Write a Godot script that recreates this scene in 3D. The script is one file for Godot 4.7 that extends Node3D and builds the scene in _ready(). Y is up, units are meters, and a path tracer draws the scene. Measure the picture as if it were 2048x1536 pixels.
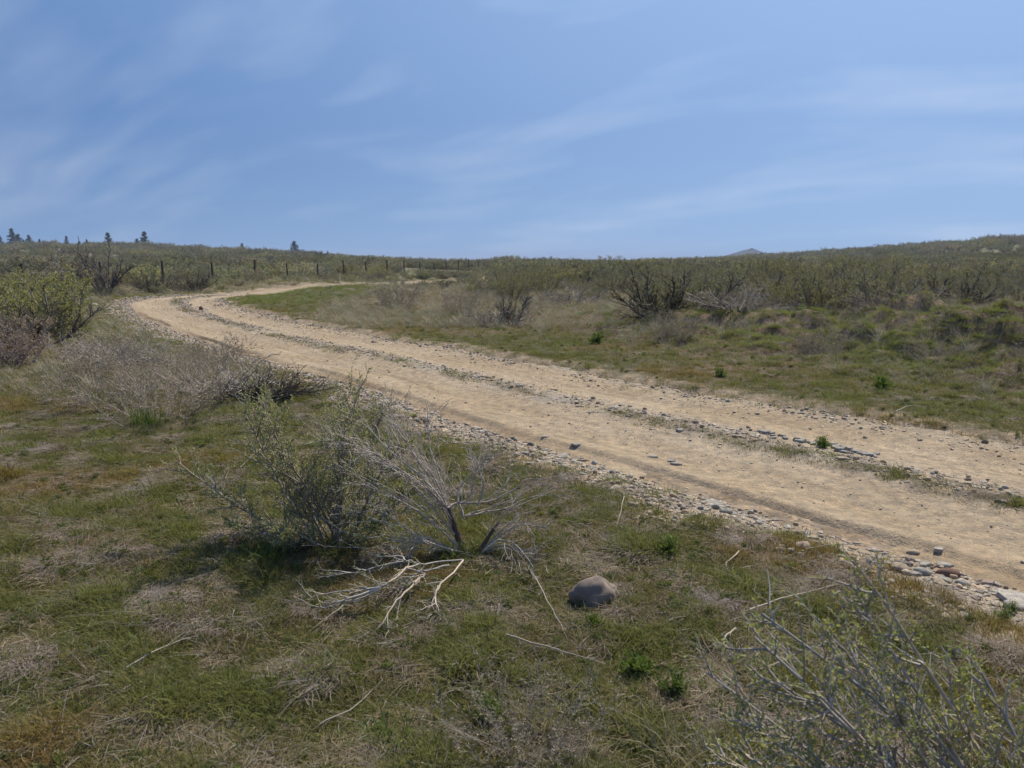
extends Node3D
# A two-track dirt road through spring bitterbrush scrub. y up, metres, the viewer stands at the origin looking down -z.

var rng := RandomNumberGenerator.new()
var names := {}
var noise_a := FastNoiseLite.new()   # broad lie of the land and broad patches
var noise_b := FastNoiseLite.new()   # patches of about a metre
var noise_c := FastNoiseLite.new()   # fine mottling
var road_p := PackedVector2Array()   # centre line in plan (x, z), every half metre or so
var road_s := PackedFloat32Array()
var mats := {}


# ------------------------------------------------------------------ mesh collector
class Shape:
	var v := PackedVector3Array()
	var n := PackedVector3Array()
	var c := PackedColorArray()
	var f := PackedInt32Array()
	var smooth := true

	func tube(pts: PackedVector3Array, r0: float, r1: float, sides: int, col: Color) -> void:
		var count := pts.size()
		var base := v.size()
		var side := Vector3(0.31, 0.2, 0.93)
		for k in count:
			var d: Vector3 = (pts[min(k + 1, count - 1)] - pts[max(k - 1, 0)]).normalized()
			var a := d.cross(side)
			if a.length() < 0.05:
				a = d.cross(Vector3(1, 0, 0))
			a = a.normalized()
			var b := d.cross(a)
			var r: float = lerp(r0, r1, float(k) / (count - 1))
			for s in sides:
				var w := TAU * s / sides
				var o := a * cos(w) + b * sin(w)
				v.append(pts[k] + o * r)
				n.append(o)
				c.append(col)
		for k in count - 1:
			for s in sides:
				var p := base + k * sides + s
				var q := base + k * sides + (s + 1) % sides
				f.append_array([p, p + sides, q, q, p + sides, q + sides])

	func leaf(p: Vector3, d: Vector3, side: Vector3, length: float, width: float, col: Color) -> void:
		var base := v.size()
		var m := p + d * length * 0.55
		var up := d.cross(side).normalized()
		for q in [p, m + side * width * 0.5, p + d * length, m - side * width * 0.5]:
			v.append(q)
			n.append(up)
			c.append(col)
		f.append_array([base, base + 1, base + 2, base, base + 2, base + 3])

	func blade(p: Vector3, d: Vector3, side: Vector3, length: float, width: float, droop: Vector3, col: Color) -> void:
		var base := v.size()
		var m := p + d * length * 0.55 + droop * length * 0.3
		var t := p + d * length * 0.9 + droop * length
		for q in [p - side * width * 0.5, p + side * width * 0.5, m - side * width * 0.4, m + side * width * 0.4, t]:
			v.append(q)
			c.append(col)
		f.append_array([base, base + 2, base + 1, base + 1, base + 2, base + 3, base + 2, base + 4, base + 3])

	func mesh() -> ArrayMesh:
		var a := []
		a.resize(Mesh.ARRAY_MAX)
		a[Mesh.ARRAY_VERTEX] = v
		if smooth and n.size() == v.size():
			a[Mesh.ARRAY_NORMAL] = n
		a[Mesh.ARRAY_COLOR] = c
		a[Mesh.ARRAY_INDEX] = f
		var m := ArrayMesh.new()
		m.add_surface_from_arrays(Mesh.PRIMITIVE_TRIANGLES, a)
		return m


# ------------------------------------------------------------------ naming and labels
func numbered(called: String) -> String:
	if not names.has(called):
		names[called] = 0
		return called
	names[called] += 1
	return "%s_%03d" % [called, names[called]]

func tag(o: Node, label: String, category: String, group := "") -> Node:
	o.set_meta("label", label)
	o.set_meta("category", category)
	if group != "":
		o.set_meta("group", group)
	return o

func thing(called: String, at: Vector3, turn := 0.0) -> Node3D:
	var o := Node3D.new()
	o.name = numbered(called)
	add_child(o)
	o.position = at
	o.rotation.y = turn
	return o

func part(called: String, m: Mesh, material: Material, parent: Node) -> MeshInstance3D:
	var o := MeshInstance3D.new()
	o.name = called if parent != self else numbered(called)
	o.mesh = m
	o.material_override = material
	parent.add_child(o, true)
	return o

func structure(called: String, m: Mesh, material: Material) -> MeshInstance3D:
	var o := part(called, m, material, self)
	o.set_meta("kind", "structure")
	return o


# ------------------------------------------------------------------ materials
func matte(key: String, rough := 0.9, see_through := 0.0, spec := 0.25) -> StandardMaterial3D:
	var m := StandardMaterial3D.new()
	m.vertex_color_use_as_albedo = true
	m.albedo_color = Color(0.93, 0.93, 0.92).linear_to_srgb()
	m.roughness = rough
	m.metallic_specular = spec
	if see_through > 0.0:
		m.backlight_enabled = true
		m.backlight = Color(see_through, see_through, see_through * 0.8)
	m.cull_mode = BaseMaterial3D.CULL_DISABLED
	mats[key] = m
	return m

# a seamless tile of mottled soil: grains of cell noise over soft blotches; colour about 0.8 grey, warm and cool by turns
func soil_tile(size: int, seed_: int, cell: float, grain: float, warm: float) -> Array:
	var cells := FastNoiseLite.new()
	cells.noise_type = FastNoiseLite.TYPE_CELLULAR
	cells.cellular_return_type = FastNoiseLite.RETURN_CELL_VALUE
	cells.frequency = cell
	cells.seed = seed_
	cells.fractal_type = FastNoiseLite.FRACTAL_NONE
	var soft := FastNoiseLite.new()
	soft.noise_type = FastNoiseLite.TYPE_SIMPLEX_SMOOTH
	soft.frequency = 0.012
	soft.seed = seed_ + 1
	soft.fractal_octaves = 5
	var fine := FastNoiseLite.new()
	fine.noise_type = FastNoiseLite.TYPE_SIMPLEX
	fine.frequency = 0.22
	fine.seed = seed_ + 2
	fine.fractal_octaves = 2
	var ic := cells.get_seamless_image(size, size)
	var is_ := soft.get_seamless_image(size, size)
	var if_ := fine.get_seamless_image(size, size)
	var dc := ic.get_data()
	var ds := is_.get_data()
	var df := if_.get_data()
	var out := PackedByteArray()
	var bump := PackedByteArray()
	out.resize(size * size * 3)
	bump.resize(size * size)
	for k in size * size:
		var a := dc[k] / 255.0
		var b := ds[k] / 255.0
		var g := df[k] / 255.0
		var peb := 0.0
		if a > 0.86:
			peb = 1.0
		elif a < 0.12:
			peb = -1.0
		var l: float = 0.80 + (b - 0.5) * 0.22 + (g - 0.5) * 0.16 + peb * grain
		var w := (b - 0.5) * warm + (a - 0.5) * warm * 0.6
		out[k * 3] = int(clamp((l + w) * 255.0, 0.0, 255.0))
		out[k * 3 + 1] = int(clamp(l * 255.0, 0.0, 255.0))
		out[k * 3 + 2] = int(clamp((l - w) * 255.0, 0.0, 255.0))
		bump[k] = int(clamp((0.45 + (g - 0.5) * 0.5 + (b - 0.5) * 0.3 + abs(peb) * 0.22) * 255.0, 0.0, 255.0))
	return [ImageTexture.create_from_image(Image.create_from_data(size, size, false, Image.FORMAT_RGB8, out)), ImageTexture.create_from_image(Image.create_from_data(size, size, false, Image.FORMAT_L8, bump))]

func textured(key: String, tile: Array, metres: float, relief: float, rough := 0.95) -> StandardMaterial3D:
	var m := matte(key, rough, 0.0, 0.2)
	m.albedo_texture = tile[0]
	m.uv1_triplanar = true
	m.uv1_world_triplanar = true
	m.uv1_scale = Vector3.ONE / metres
	if relief > 0.0:
		m.heightmap_enabled = true
		m.heightmap_texture = tile[1]
		m.heightmap_scale = relief
	return m


# ------------------------------------------------------------------ the lie of the land
func make_road_line() -> void:
	var key := [Vector2(9.6, 3.0), Vector2(7.4, -0.1), Vector2(5.4, -2.7), Vector2(3.57, -5.18), Vector2(2.67, -6.39), Vector2(1.78, -7.5), Vector2(0.98, -8.6), Vector2(-0.16, -10.27), Vector2(-1.36, -11.95), Vector2(-2.97, -14.02), Vector2(-5.01, -16.75), Vector2(-8.22, -21.5), Vector2(-11.75, -27.5), Vector2(-13.9, -32.8), Vector2(-14.3, -37.2), Vector2(-13.2, -42.0), Vector2(-10.8, -47.5), Vector2(-7.0, -55.0), Vector2(-1.0, -66.0), Vector2(8.0, -88.0), Vector2(17.0, -125.0), Vector2(25.0, -170.0), Vector2(33.0, -215.0), Vector2(42.0, -250.0), Vector2(56.0, -300.0), Vector2(70.0, -340.0)]
	var s := 0.0
	for k in range(1, key.size() - 2):
		var a: Vector2 = key[k]
		var b: Vector2 = key[k + 1]
		var steps: int = int(max(2, ceil(a.distance_to(b) / 0.6))) if a.y > -70.0 else 8
		for j in steps:
			var q: Vector2 = a.cubic_interpolate(b, key[k - 1], key[k + 2], float(j) / steps)
			if road_p.size():
				s += q.distance_to(road_p[-1])
			road_p.append(q)
			road_s.append(s)

func road_ts(x: float, z: float) -> Vector2:
	var p := Vector2(x, z)
	var best := 1e9
	var at := 0
	var k := 0
	var count := road_p.size()
	while k < count:
		var q := road_p[k].distance_squared_to(p)
		if q < best:
			best = q
			at = k
		k += 4
	for j in range(max(0, at - 4), min(count, at + 5)):
		var q := road_p[j].distance_squared_to(p)
		if q < best:
			best = q
			at = j
	var a: Vector2 = road_p[max(0, at - 1)]
	var b: Vector2 = road_p[min(count - 1, at + 1)]
	var d := (b - a).normalized()
	var o := p - road_p[at]
	return Vector2(-d.y * o.x + d.x * o.y, road_s[at] + d.dot(o))

func near_edge(s: float) -> float:    # where the shoulder gives way to grass on the viewer's side
	return -2.05 - 0.65 * (1.0 - smoothstep(2.0, 6.5, s)) - 0.30 * noise_b.get_noise_2d(s * 1.4, 31.0) - 0.16 * noise_c.get_noise_2d(s * 1.6, 7.0)

func far_edge(s: float) -> float:
	return 1.72 + 0.22 * noise_b.get_noise_2d(s * 1.2, 77.0) + 0.12 * noise_c.get_noise_2d(s * 1.8, 51.0)

func skyline(a: float) -> float:      # rise of the far ridge along the direction x / depth, as a slope
	if a < -0.02:
		return 0.0163 * smoothstep(0.02, 0.62, -a) + 0.002 * smoothstep(0.0, 0.3, -a)
	return 0.0335 * pow(smoothstep(0.16, 0.95, a), 1.1) + 0.0

func base_h(x: float, z: float, ts: Vector2) -> float:
	var d := -z
	var far := Vector2(x, z).length()
	var h := 0.05 * noise_b.get_noise_2d(x * 0.5, z * 0.5) + 0.034 * noise_c.get_noise_2d(x * 0.8, z * 0.8) * smoothstep(1.4, 2.6, abs(ts.x + 0.2))
	h += 0.5 * noise_a.get_noise_2d(x * 0.6, z * 0.6) * smoothstep(14.0, 70.0, far)
	# hummocky bank beyond the right verge
	if ts.x > 2.5 and d < 45.0:
		var m := smoothstep(0.2, 4.6, x) * smoothstep(3.0, 7.4, ts.x) * (1.0 - 0.7 * smoothstep(9.0, 12.0, ts.x))
		if m > 0.0:
			h += m * (0.85 + 0.45 * smoothstep(5.0, 9.0, x)) * (0.42 + 0.26 * noise_b.get_noise_2d(x * 0.45 + 9.0, z * 0.6) + 0.52 * noise_b.get_noise_2d(x * 1.3, z * 1.7 + 4.0) + 0.05 * noise_c.get_noise_2d(x * 1.6, z * 1.6))
		# grassy rise on the inside of the bend
		var e := Vector2((x + 7.5) / 5.5, (z + 38.0) / 9.0).length()
		h += 0.42 * (1.0 - smoothstep(0.2, 1.0, e)) * smoothstep(2.2, 5.0, ts.x)
	if d > 50.0:
		var a: float = clamp(x / d, -1.6, 1.6)
		var up: float = smoothstep(55.0, 330.0, d) * (1.1 + 330.0 * skyline(a) + 5.0 * noise_a.get_noise_2d(x * 0.05, 3.0) * smoothstep(100.0, 300.0, d))
		h += up * (1.0 - smoothstep(360.0, 900.0, d)) - 30.0 * smoothstep(420.0, 1500.0, d)
	return h

func ground_h(x: float, z: float, ts: Vector2) -> float:
	var h := base_h(x, z, ts)
	if abs(ts.x) < 4.0:
		var inside := smoothstep(near_edge(ts.y) - 0.22, near_edge(ts.y) + 0.22, ts.x) * (1.0 - smoothstep(far_edge(ts.y) - 0.18, far_edge(ts.y) + 0.18, ts.x))
		h -= 0.10 * inside
	return h

func road_lift(t: float, s: float) -> float:
	var q: float = abs(t) - 0.88
	var y := -0.045 * exp(-q * q / 0.16) + 0.02 * exp(-t * t / 0.05)
	var lip := -1.42 + 0.10 * noise_b.get_noise_2d(s * 0.8, 12.0) + 0.03 * noise_c.get_noise_2d(s * 2.0, 3.0)
	var cut: float = clamp(0.65 + 1.2 * noise_b.get_noise_2d(s * 0.35, 140.0), 0.1, 1.0) * smoothstep(3.0, 6.0, s) * (1.0 - smoothstep(24.0, 34.0, s))
	y -= 0.085 * cut * smoothstep(lip + 0.02, lip - 0.05, t) * (1.0 - smoothstep(-1.60, -2.0, t))
	y += 0.006 * noise_c.get_noise_2d(s * 3.2, t * 3.2)
	return y

func road_h(x: float, z: float, t: float, s: float) -> float:
	var out := smoothstep(near_edge(s) + 0.1, near_edge(s) - 0.35, t) + smoothstep(far_edge(s) - 0.1, far_edge(s) + 0.3, t)
	return base_h(x, z, Vector2(t, s)) - 0.045 + road_lift(t, s) - 0.10 * out

func surface_h(x: float, z: float) -> float:
	var ts := road_ts(x, z)
	var g := ground_h(x, z, ts)
	if abs(ts.x) < 3.2:
		g = max(g, road_h(x, z, ts.x, ts.y))
	return g


# ------------------------------------------------------------------ sky
func make_sky(to_sun: Vector3) -> Sky:
	var w := 1600
	var h := 800
	var im := Image.create(w, h, false, Image.FORMAT_RGBF)
	var n1 := FastNoiseLite.new()
	n1.seed = 11
	n1.noise_type = FastNoiseLite.TYPE_SIMPLEX_SMOOTH
	n1.frequency = 0.35
	n1.fractal_octaves = 5
	var n2 := FastNoiseLite.new()
	n2.seed = 5
	n2.noise_type = FastNoiseLite.TYPE_SIMPLEX_SMOOTH
	n2.frequency = 0.16
	n2.fractal_octaves = 3
	var horizon := Vector3(0.185, 0.315, 0.540)
	var low := Vector3(0.095, 0.205, 0.450)
	var top := Vector3(0.062, 0.145, 0.36)
	var cloud := Vector3(0.50, 0.585, 0.74)
	for y in h:
		var el := (0.5 - (y + 0.5) / h) * PI
		if y > h / 2 + 4:
			for x in w:
				im.set_pixel(x, y, Color(0.22, 0.20, 0.16))
			continue
		var se: float = max(sin(el), 0.0)
		var ce := cos(el)
		var k1 := smoothstep(0.0, 0.19, se)
		var base := horizon.lerp(low, pow(k1, 0.7)).lerp(top, smoothstep(0.12, 0.8, se))
		for x in w:
			var az := (x + 0.5) / w * TAU        # column 0 looks along -z
			var dir := Vector3(sin(az) * ce, se, -cos(az) * ce)
			var sun: float = max(0.0, dir.dot(to_sun))
			var c := base * (0.84 + 0.34 * sun * sun) + Vector3(0.27, 0.315, 0.32) * pow(sun, 2.4)
			var dome := 1.0 / (se + 0.16)
			var px := dir.x * dome * 1.5
			var pz := dir.z * dome * 1.5
			var q := px * 0.82 + pz * 0.57
			var r := -px * 0.57 + pz * 0.82
			var broad := n2.get_noise_2d(px * 1.1 + 3.0, pz * 1.1 - 2.0)
			var wisp := n1.get_noise_2d(q * 0.55 + broad * 1.3, r * 2.3 + broad * 2.2)
			var fine := n1.get_noise_2d(q * 2.2 + wisp * 2.0, r * 7.0 + broad * 3.0)
			var cov: float = clamp(0.14 + 0.55 * broad + 0.62 * wisp + 0.34 * fine, 0.0, 1.0)
			cov = pow(cov, 1.2) * 0.60 * (0.75 + 0.45 * sun)
			c = c.lerp(cloud * (0.66 + 0.50 * sun), clamp(cov, 0.0, 0.7))
			im.set_pixel(x, y, Color(c.x, c.y, c.z))
	var m := PanoramaSkyMaterial.new()
	m.panorama = ImageTexture.create_from_image(im)
	var s := Sky.new()
	s.sky_material = m
	return s


# ------------------------------------------------------------------ plants
func any_dir() -> Vector3:
	return Vector3(rng.randfn(), rng.randfn(), rng.randfn()).normalized()

func shade(c: Color, by: float) -> Color:       # one leaf or stem a little paler or browner than the next
	var k := 1.0 + rng.randf_range(-by, by)
	var w := 1.0 + rng.randf_range(-by, by) * 0.35
	return Color(c.r * k * w, c.g * k, c.b * k / w)

# one stem and its side twigs; P holds a list for each level
func grow(wood: Shape, leafs: Shape, from: Vector3, d: Vector3, length: float, r: float, lvl: int, P: Dictionary) -> void:
	var seg: int = P.seg[lvl]
	var step := length / seg
	var pts := PackedVector3Array([from])
	var p := from
	var last: int = P.seg.size() - 1
	var kids: float = P.kids[lvl] if lvl < last else 0.0
	for k in seg:
		d = (d + any_dir() * P.wob[lvl] + Vector3.UP * P.up[lvl]).normalized()
		p += d * step
		if p.y < P.floor:
			p.y = P.floor + rng.randf() * 0.01
			d.y = abs(d.y) * 0.5
		pts.append(p)
		var f := float(k + 1) / seg
		if kids > 0.0 and f > P.bare[lvl]:
			var want: float = kids / (seg * (1.0 - P.bare[lvl]))
			var many := int(want) + (1 if rng.randf() < want - int(want) else 0)
			for j in many:
				var side := any_dir().cross(d).normalized()
				var ang := rng.randf_range(0.45, 1.05)
				var cd := (d * cos(ang) + side * sin(ang)).normalized()
				var cl: float = length * P.ratio[lvl] * rng.randf_range(0.55, 1.2) * (1.15 - 0.55 * f)
				grow(wood, leafs, p - d * step * rng.randf(), cd, cl, r * lerp(0.6, 0.4, f), lvl + 1, P)
	wood.tube(pts, max(r, P.thin), max(r * 0.35, P.thin * 0.7), P.sides[lvl], shade(P.bark, 0.28))
	if leafs != null and lvl >= last - 1:
		var many: int = P.leaves if lvl == last else int(P.leaves * 0.5)
		for j in many:
			var t := rng.randf_range(0.12, 1.0) * seg
			var q := pts[int(min(t, seg - 0.01))].lerp(pts[int(min(t, seg - 0.01)) + 1], t - floor(min(t, seg - 0.01)))
			var ld := (d * 0.6 + any_dir() * 0.8 + Vector3.UP * 0.25).normalized()
			leafs.leaf(q, ld, any_dir().cross(ld).normalized(), P.leaf_l * rng.randf_range(0.6, 1.3), P.leaf_w * rng.randf_range(0.7, 1.3), shade(P.leaf, 0.3))

func bush(seed_: int, height: float, stems: int, P: Dictionary, tilt := 0.9, lean := Vector3.ZERO, base_r := 0.12) -> Array:
	rng.seed = seed_
	var wood := Shape.new()
	var leafs := Shape.new()
	for k in stems:
		var az := TAU * (k + rng.randf()) / stems
		var ti := tilt * sqrt(rng.randf())
		var d := (Vector3(cos(az) * sin(ti), cos(ti), sin(az) * sin(ti)) + lean).normalized()
		var from := Vector3(cos(az), 0.0, sin(az)) * base_r * rng.randf() + Vector3(0, -0.03, 0)
		grow(wood, leafs, from, d, height * rng.randf_range(0.75, 1.15) / max(0.55, cos(ti * 0.75)), P.r * rng.randf_range(0.6, 1.1), 0, P)
	return [wood.mesh(), leafs.mesh() if leafs.v.size() else null]

func place_bush(called: String, pair: Array, at: Vector3, turn: float, size: Vector3, wood_m: String, leaf_m: String, label: String, group := "", category := "shrub") -> Node3D:
	var o := thing(called, at, turn)
	o.scale = size
	part("stems", pair[0], mats[wood_m], o)
	if pair[1] != null:
		part("foliage", pair[1], mats[leaf_m], o)
	tag(o, label, category, group)
	return o

func tuft(seed_: int, blades: int, spread: float, l0: float, l1: float, width: float, tilt: float, droop: float, vary: float) -> ArrayMesh:
	rng.seed = seed_
	var s := Shape.new()
	s.smooth = false
	for k in blades:
		var a := rng.randf() * TAU
		var p := Vector3(cos(a), 0, sin(a)) * spread * sqrt(rng.randf())
		var b := rng.randf() * TAU
		var ti := tilt * sqrt(rng.randf())
		var d := Vector3(cos(b) * sin(ti), cos(ti), sin(b) * sin(ti))
		var side := Vector3(-sin(b + 0.6), 0, cos(b + 0.6))
		s.blade(p + Vector3(0, -0.006, 0), d, side, rng.randf_range(l0, l1), width * rng.randf_range(0.6, 1.3), Vector3(cos(b), -0.55, sin(b)) * droop * rng.randf(), shade(Color(1, 1, 1), vary))
	return s.mesh()

func thatch(seed_: int, strands: int, spread: float, length: float, width: float) -> ArrayMesh:
	rng.seed = seed_
	var s := Shape.new()
	s.smooth = false
	for k in strands:
		var a := rng.randf() * TAU
		var p := Vector3(cos(a), 0, sin(a)) * spread * sqrt(rng.randf())
		p.y = rng.randf() * 0.014
		var b := rng.randf() * TAU
		var d := Vector3(cos(b), rng.randf_range(-0.05, 0.28), sin(b)).normalized()
		var l := length * rng.randf_range(0.4, 1.2)
		s.blade(p, d, Vector3(-d.z, 0.3, d.x).normalized(), l, width * rng.randf_range(0.6, 1.3), Vector3(rng.randfn(0, 0.3), -0.25 * d.y - 0.05, rng.randfn(0, 0.3)), shade(Color(1, 1, 1), 0.35))
	return s.mesh()

func rosette(seed_: int, stems: int, l: float, leaf_l: float, lift: float) -> ArrayMesh:   # a low bushy herb: short stems set with small leaves
	rng.seed = seed_
	var s := Shape.new()
	s.smooth = false
	for k in stems:
		var b := rng.randf() * TAU
		var ti := lift + rng.randf_range(-0.5, 0.6)
		var d := Vector3(cos(b) * cos(ti), abs(sin(ti)), sin(b) * cos(ti))
		var long := l * rng.randf_range(0.5, 1.1)
		for j in 9:
			var f := (j + 1) / 9.0
			var ld := (d * 0.5 + any_dir() * 0.8 + Vector3(0, 0.3, 0)).normalized()
			s.leaf(d * long * f, ld, any_dir().cross(ld).normalized(), leaf_l * rng.randf_range(0.5, 1.1) * (1.15 - 0.5 * f), leaf_l * 0.32, shade(Color(1, 1, 1), 0.25))
	return s.mesh()

# ------------------------------------------------------------------ stones
func slate(seed_: int) -> ArrayMesh:
	rng.seed = seed_
	var k := rng.randi_range(6, 8)
	var rim := []
	var long := rng.randf_range(0.55, 0.95)
	var turn := rng.randf() * TAU
	for j in k:
		var a := TAU * (j + rng.randf_range(-0.3, 0.3)) / k
		var p := Vector2(cos(a), sin(a) * long) * rng.randf_range(0.36, 0.54)
		rim.append(p.rotated(turn))
	var th := rng.randf_range(0.10, 0.20)
	var tip := Vector3(rng.randf_range(-0.08, 0.08), 0, rng.randf_range(-0.08, 0.08))
	var st := SurfaceTool.new()
	st.begin(Mesh.PRIMITIVE_TRIANGLES)
	st.set_smooth_group(-1)
	var rings := [[1.0, -0.10], [1.03, th * 0.55], [0.90, th], [0.0, th * 1.05]]
	var at := func(r: int, j: int) -> Vector3:
		var q: Vector2 = rim[j % k] * rings[r][0]
		var y: float = rings[r][1]
		return Vector3(q.x, y + (q.x * tip.x + q.y * tip.z) * (1.0 if r > 0 else 0.0) + (0.02 * sin(j * 2.3 + seed_) if r == 2 else 0.0), q.y)
	for r in 3:
		for j in k:
			var a: Vector3 = at.call(r, j)
			var b: Vector3 = at.call(r, j + 1)
			var c: Vector3 = at.call(r + 1, j + 1)
			var d: Vector3 = at.call(r + 1, j)
			for q in ([a, b, c, a, c, d] if r < 2 else [a, b, d]):
				st.set_color(Color(1, 1, 1))
				st.add_vertex(q)
	st.generate_normals()
	return st.commit()

func cobble(seed_: int, flat: float, rough: float, segs := 10, rows := 7, lumps := 0.9) -> ArrayMesh:
	rng.seed = seed_
	var nz := FastNoiseLite.new()
	nz.seed = seed_
	nz.frequency = lumps
	nz.fractal_octaves = 3
	var st := SurfaceTool.new()
	st.begin(Mesh.PRIMITIVE_TRIANGLES)
	var long := rng.randf_range(0.65, 0.95)
	for r in rows + 1:
		for s in segs:
			var el := PI * (float(r) / rows - 0.5)
			var a := TAU * s / segs
			var q := Vector3(cos(el) * cos(a), sin(el), cos(el) * sin(a))
			var k := 0.5 * (1.0 + rough * nz.get_noise_3dv(q * 1.6))
			st.set_color(Color(1, 1, 1))
			st.add_vertex(Vector3(q.x * k, q.y * k * flat, q.z * k * long))
	for r in rows:
		for s in segs:
			var a := r * segs + s
			var b := r * segs + (s + 1) % segs
			for i in [a, b, a + segs, b, b + segs, a + segs]:
				st.add_index(i)
	st.generate_normals()
	return st.commit()


# ------------------------------------------------------------------ scatter
class Scatter:
	var buf := PackedFloat32Array()
	var count := 0
	func put(p: Vector3, turn: float, s: Vector3, tilt: Vector2, col: Color) -> void:
		var b := Basis.from_euler(Vector3(tilt.x, turn, tilt.y)).scaled_local(s)
		buf.append_array([b.x.x, b.y.x, b.z.x, p.x, b.x.y, b.y.y, b.z.y, p.y, b.x.z, b.y.z, b.z.z, p.z, col.r, col.g, col.b, 1.0])
		count += 1

func spread_out(called: String, s: Scatter, m: Mesh, material: Material, parent: Node) -> MultiMeshInstance3D:
	var mm := MultiMesh.new()
	mm.transform_format = MultiMesh.TRANSFORM_3D
	mm.use_colors = true
	mm.mesh = m
	mm.instance_count = s.count
	mm.buffer = s.buf
	var o := MultiMeshInstance3D.new()
	o.name = called if parent != self else numbered(called)
	o.multimesh = mm
	o.material_override = material
	parent.add_child(o, true)
	o.set_meta("kind", "stuff")
	return o

func stuff(called: String, label: String, category: String) -> Node3D:
	var o := Node3D.new()
	o.name = numbered(called)
	add_child(o)
	o.set_meta("kind", "stuff")
	return tag(o, label, category)


# ================================================================== build
func _ready() -> void:
	# ---- camera
	var cam := Camera3D.new()
	cam.name = "camera"
	add_child(cam)
	cam.position = Vector3(0, 1.6, 0)
	cam.rotation_degrees = Vector3(-9.15, 0, 0)
	cam.fov = 53.0
	cam.near = 0.05
	cam.far = 9000.0
	var lens := CameraAttributesPhysical.new()
	lens.frustum_focal_length = 24.07
	lens.frustum_focus_distance = 5.5
	lens.exposure_aperture = 4.5
	lens.frustum_near = 0.05
	lens.frustum_far = 9000.0
	cam.attributes = lens
	# ---- sky, sun, exposure
	var sun_az := deg_to_rad(36.0)
	var sun_el := deg_to_rad(50.0)
	var to_sun := Vector3(sin(sun_az) * cos(sun_el), sin(sun_el), -cos(sun_az) * cos(sun_el))
	var env := Environment.new()
	env.background_mode = Environment.BG_SKY
	env.sky = make_sky(to_sun)
	env.tonemap_mode = Environment.TONE_MAPPER_LINEAR
	env.tonemap_exposure = 1.25
	env.fog_enabled = true
	env.fog_density = 0.0004
	env.fog_light_color = Color(0.80, 0.88, 1.0)
	env.sdfgi_enabled = true
	env.ssao_enabled = true
	env.ssil_enabled = true
	var we := WorldEnvironment.new()
	we.name = "environment"
	we.environment = env
	add_child(we)
	var sun := DirectionalLight3D.new()
	sun.name = "sun"
	add_child(sun)
	sun.look_at_from_position(Vector3.ZERO, -to_sun, Vector3.UP)
	sun.light_energy = 1.55
	sun.light_color = Color(1.0, 0.955, 0.89)
	sun.light_angular_distance = 0.55
	sun.shadow_enabled = true

	# ---- noises and materials
	for a in [[noise_a, 3, 0.05], [noise_b, 8, 0.45], [noise_c, 21, 1.9]]:
		a[0].seed = a[1]
		a[0].noise_type = FastNoiseLite.TYPE_SIMPLEX_SMOOTH
		a[0].frequency = a[2]
		a[0].fractal_octaves = 3
	make_road_line()
	var dirt := soil_tile(1024, 40, 0.11, 0.07, 0.035)
	var loam := soil_tile(1024, 70, 0.07, 0.12, 0.07)
	var grit := soil_tile(512, 90, 0.03, 0.05, 0.03)
	textured("road", dirt, 1.7, 1.6)
	textured("ground", loam, 1.9, 2.2)
	matte("grass", 0.75, 0.9, 0.3)
	matte("straw", 0.8, 0.6, 0.3)
	matte("leaf", 0.75, 0.8, 0.25)
	matte("wood", 0.9)
	matte("needle", 0.8, 0.2)
	var gm := textured("gravel", grit, 0.22, 0.3)
	gm.uv1_world_triplanar = true
	build_ground()
	build_road()
	build_hill()
	build_fence()
	build_pines()
	build_scrub()
	build_named_shrubs()
	build_dead_wood()
	build_stones(grit)
	build_gravel()
	build_clumps()
	build_grass()

func build_ground() -> void:
	var angles := PackedFloat32Array()
	var a := -PI
	while a < PI - 0.001:
		angles.append(a)
		a += deg_to_rad(0.3) if abs(a) < deg_to_rad(44.0) else deg_to_rad(4.0)
	var radii := PackedFloat32Array([0.0])
	var r := 0.5
	while r < 5200.0:
		radii.append(r)
		r *= 1.016 if r > 2.0 and r < 30.0 else 1.03 if r < 700.0 else 1.12
	var s := Shape.new()
	s.smooth = false
	var cols := angles.size()
	for i in radii.size():
		for j in cols:
			var x := radii[i] * sin(angles[j])
			var z := -radii[i] * cos(angles[j])
			var ts := road_ts(x, z) if radii[i] < 420.0 else Vector2(99, 0)
			s.v.append(Vector3(x, ground_h(x, z, ts), z))
			s.c.append(soil_colour(x, z, ts))
	for i in radii.size() - 1:
		for j in cols:
			var p := i * cols + j
			var q := i * cols + (j + 1) % cols
			s.f.append_array([p, p + cols, q, q, p + cols, q + cols])
	# smooth normals from the grid itself
	s.n.resize(s.v.size())
	for i in radii.size():
		for j in cols:
			var e := s.v[i * cols + (j + 1) % cols] - s.v[i * cols + (j + cols - 1) % cols]
			var u := s.v[min(i + 1, radii.size() - 1) * cols + j] - s.v[max(i - 1, 0) * cols + j]
			var nn := u.cross(e) * -1.0
			s.n[i * cols + j] = (nn if nn.y > 0.0 else -nn).normalized() if nn.length() > 1e-9 else Vector3.UP
	s.smooth = true
	structure("ground", s.mesh(), mats.ground)

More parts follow.
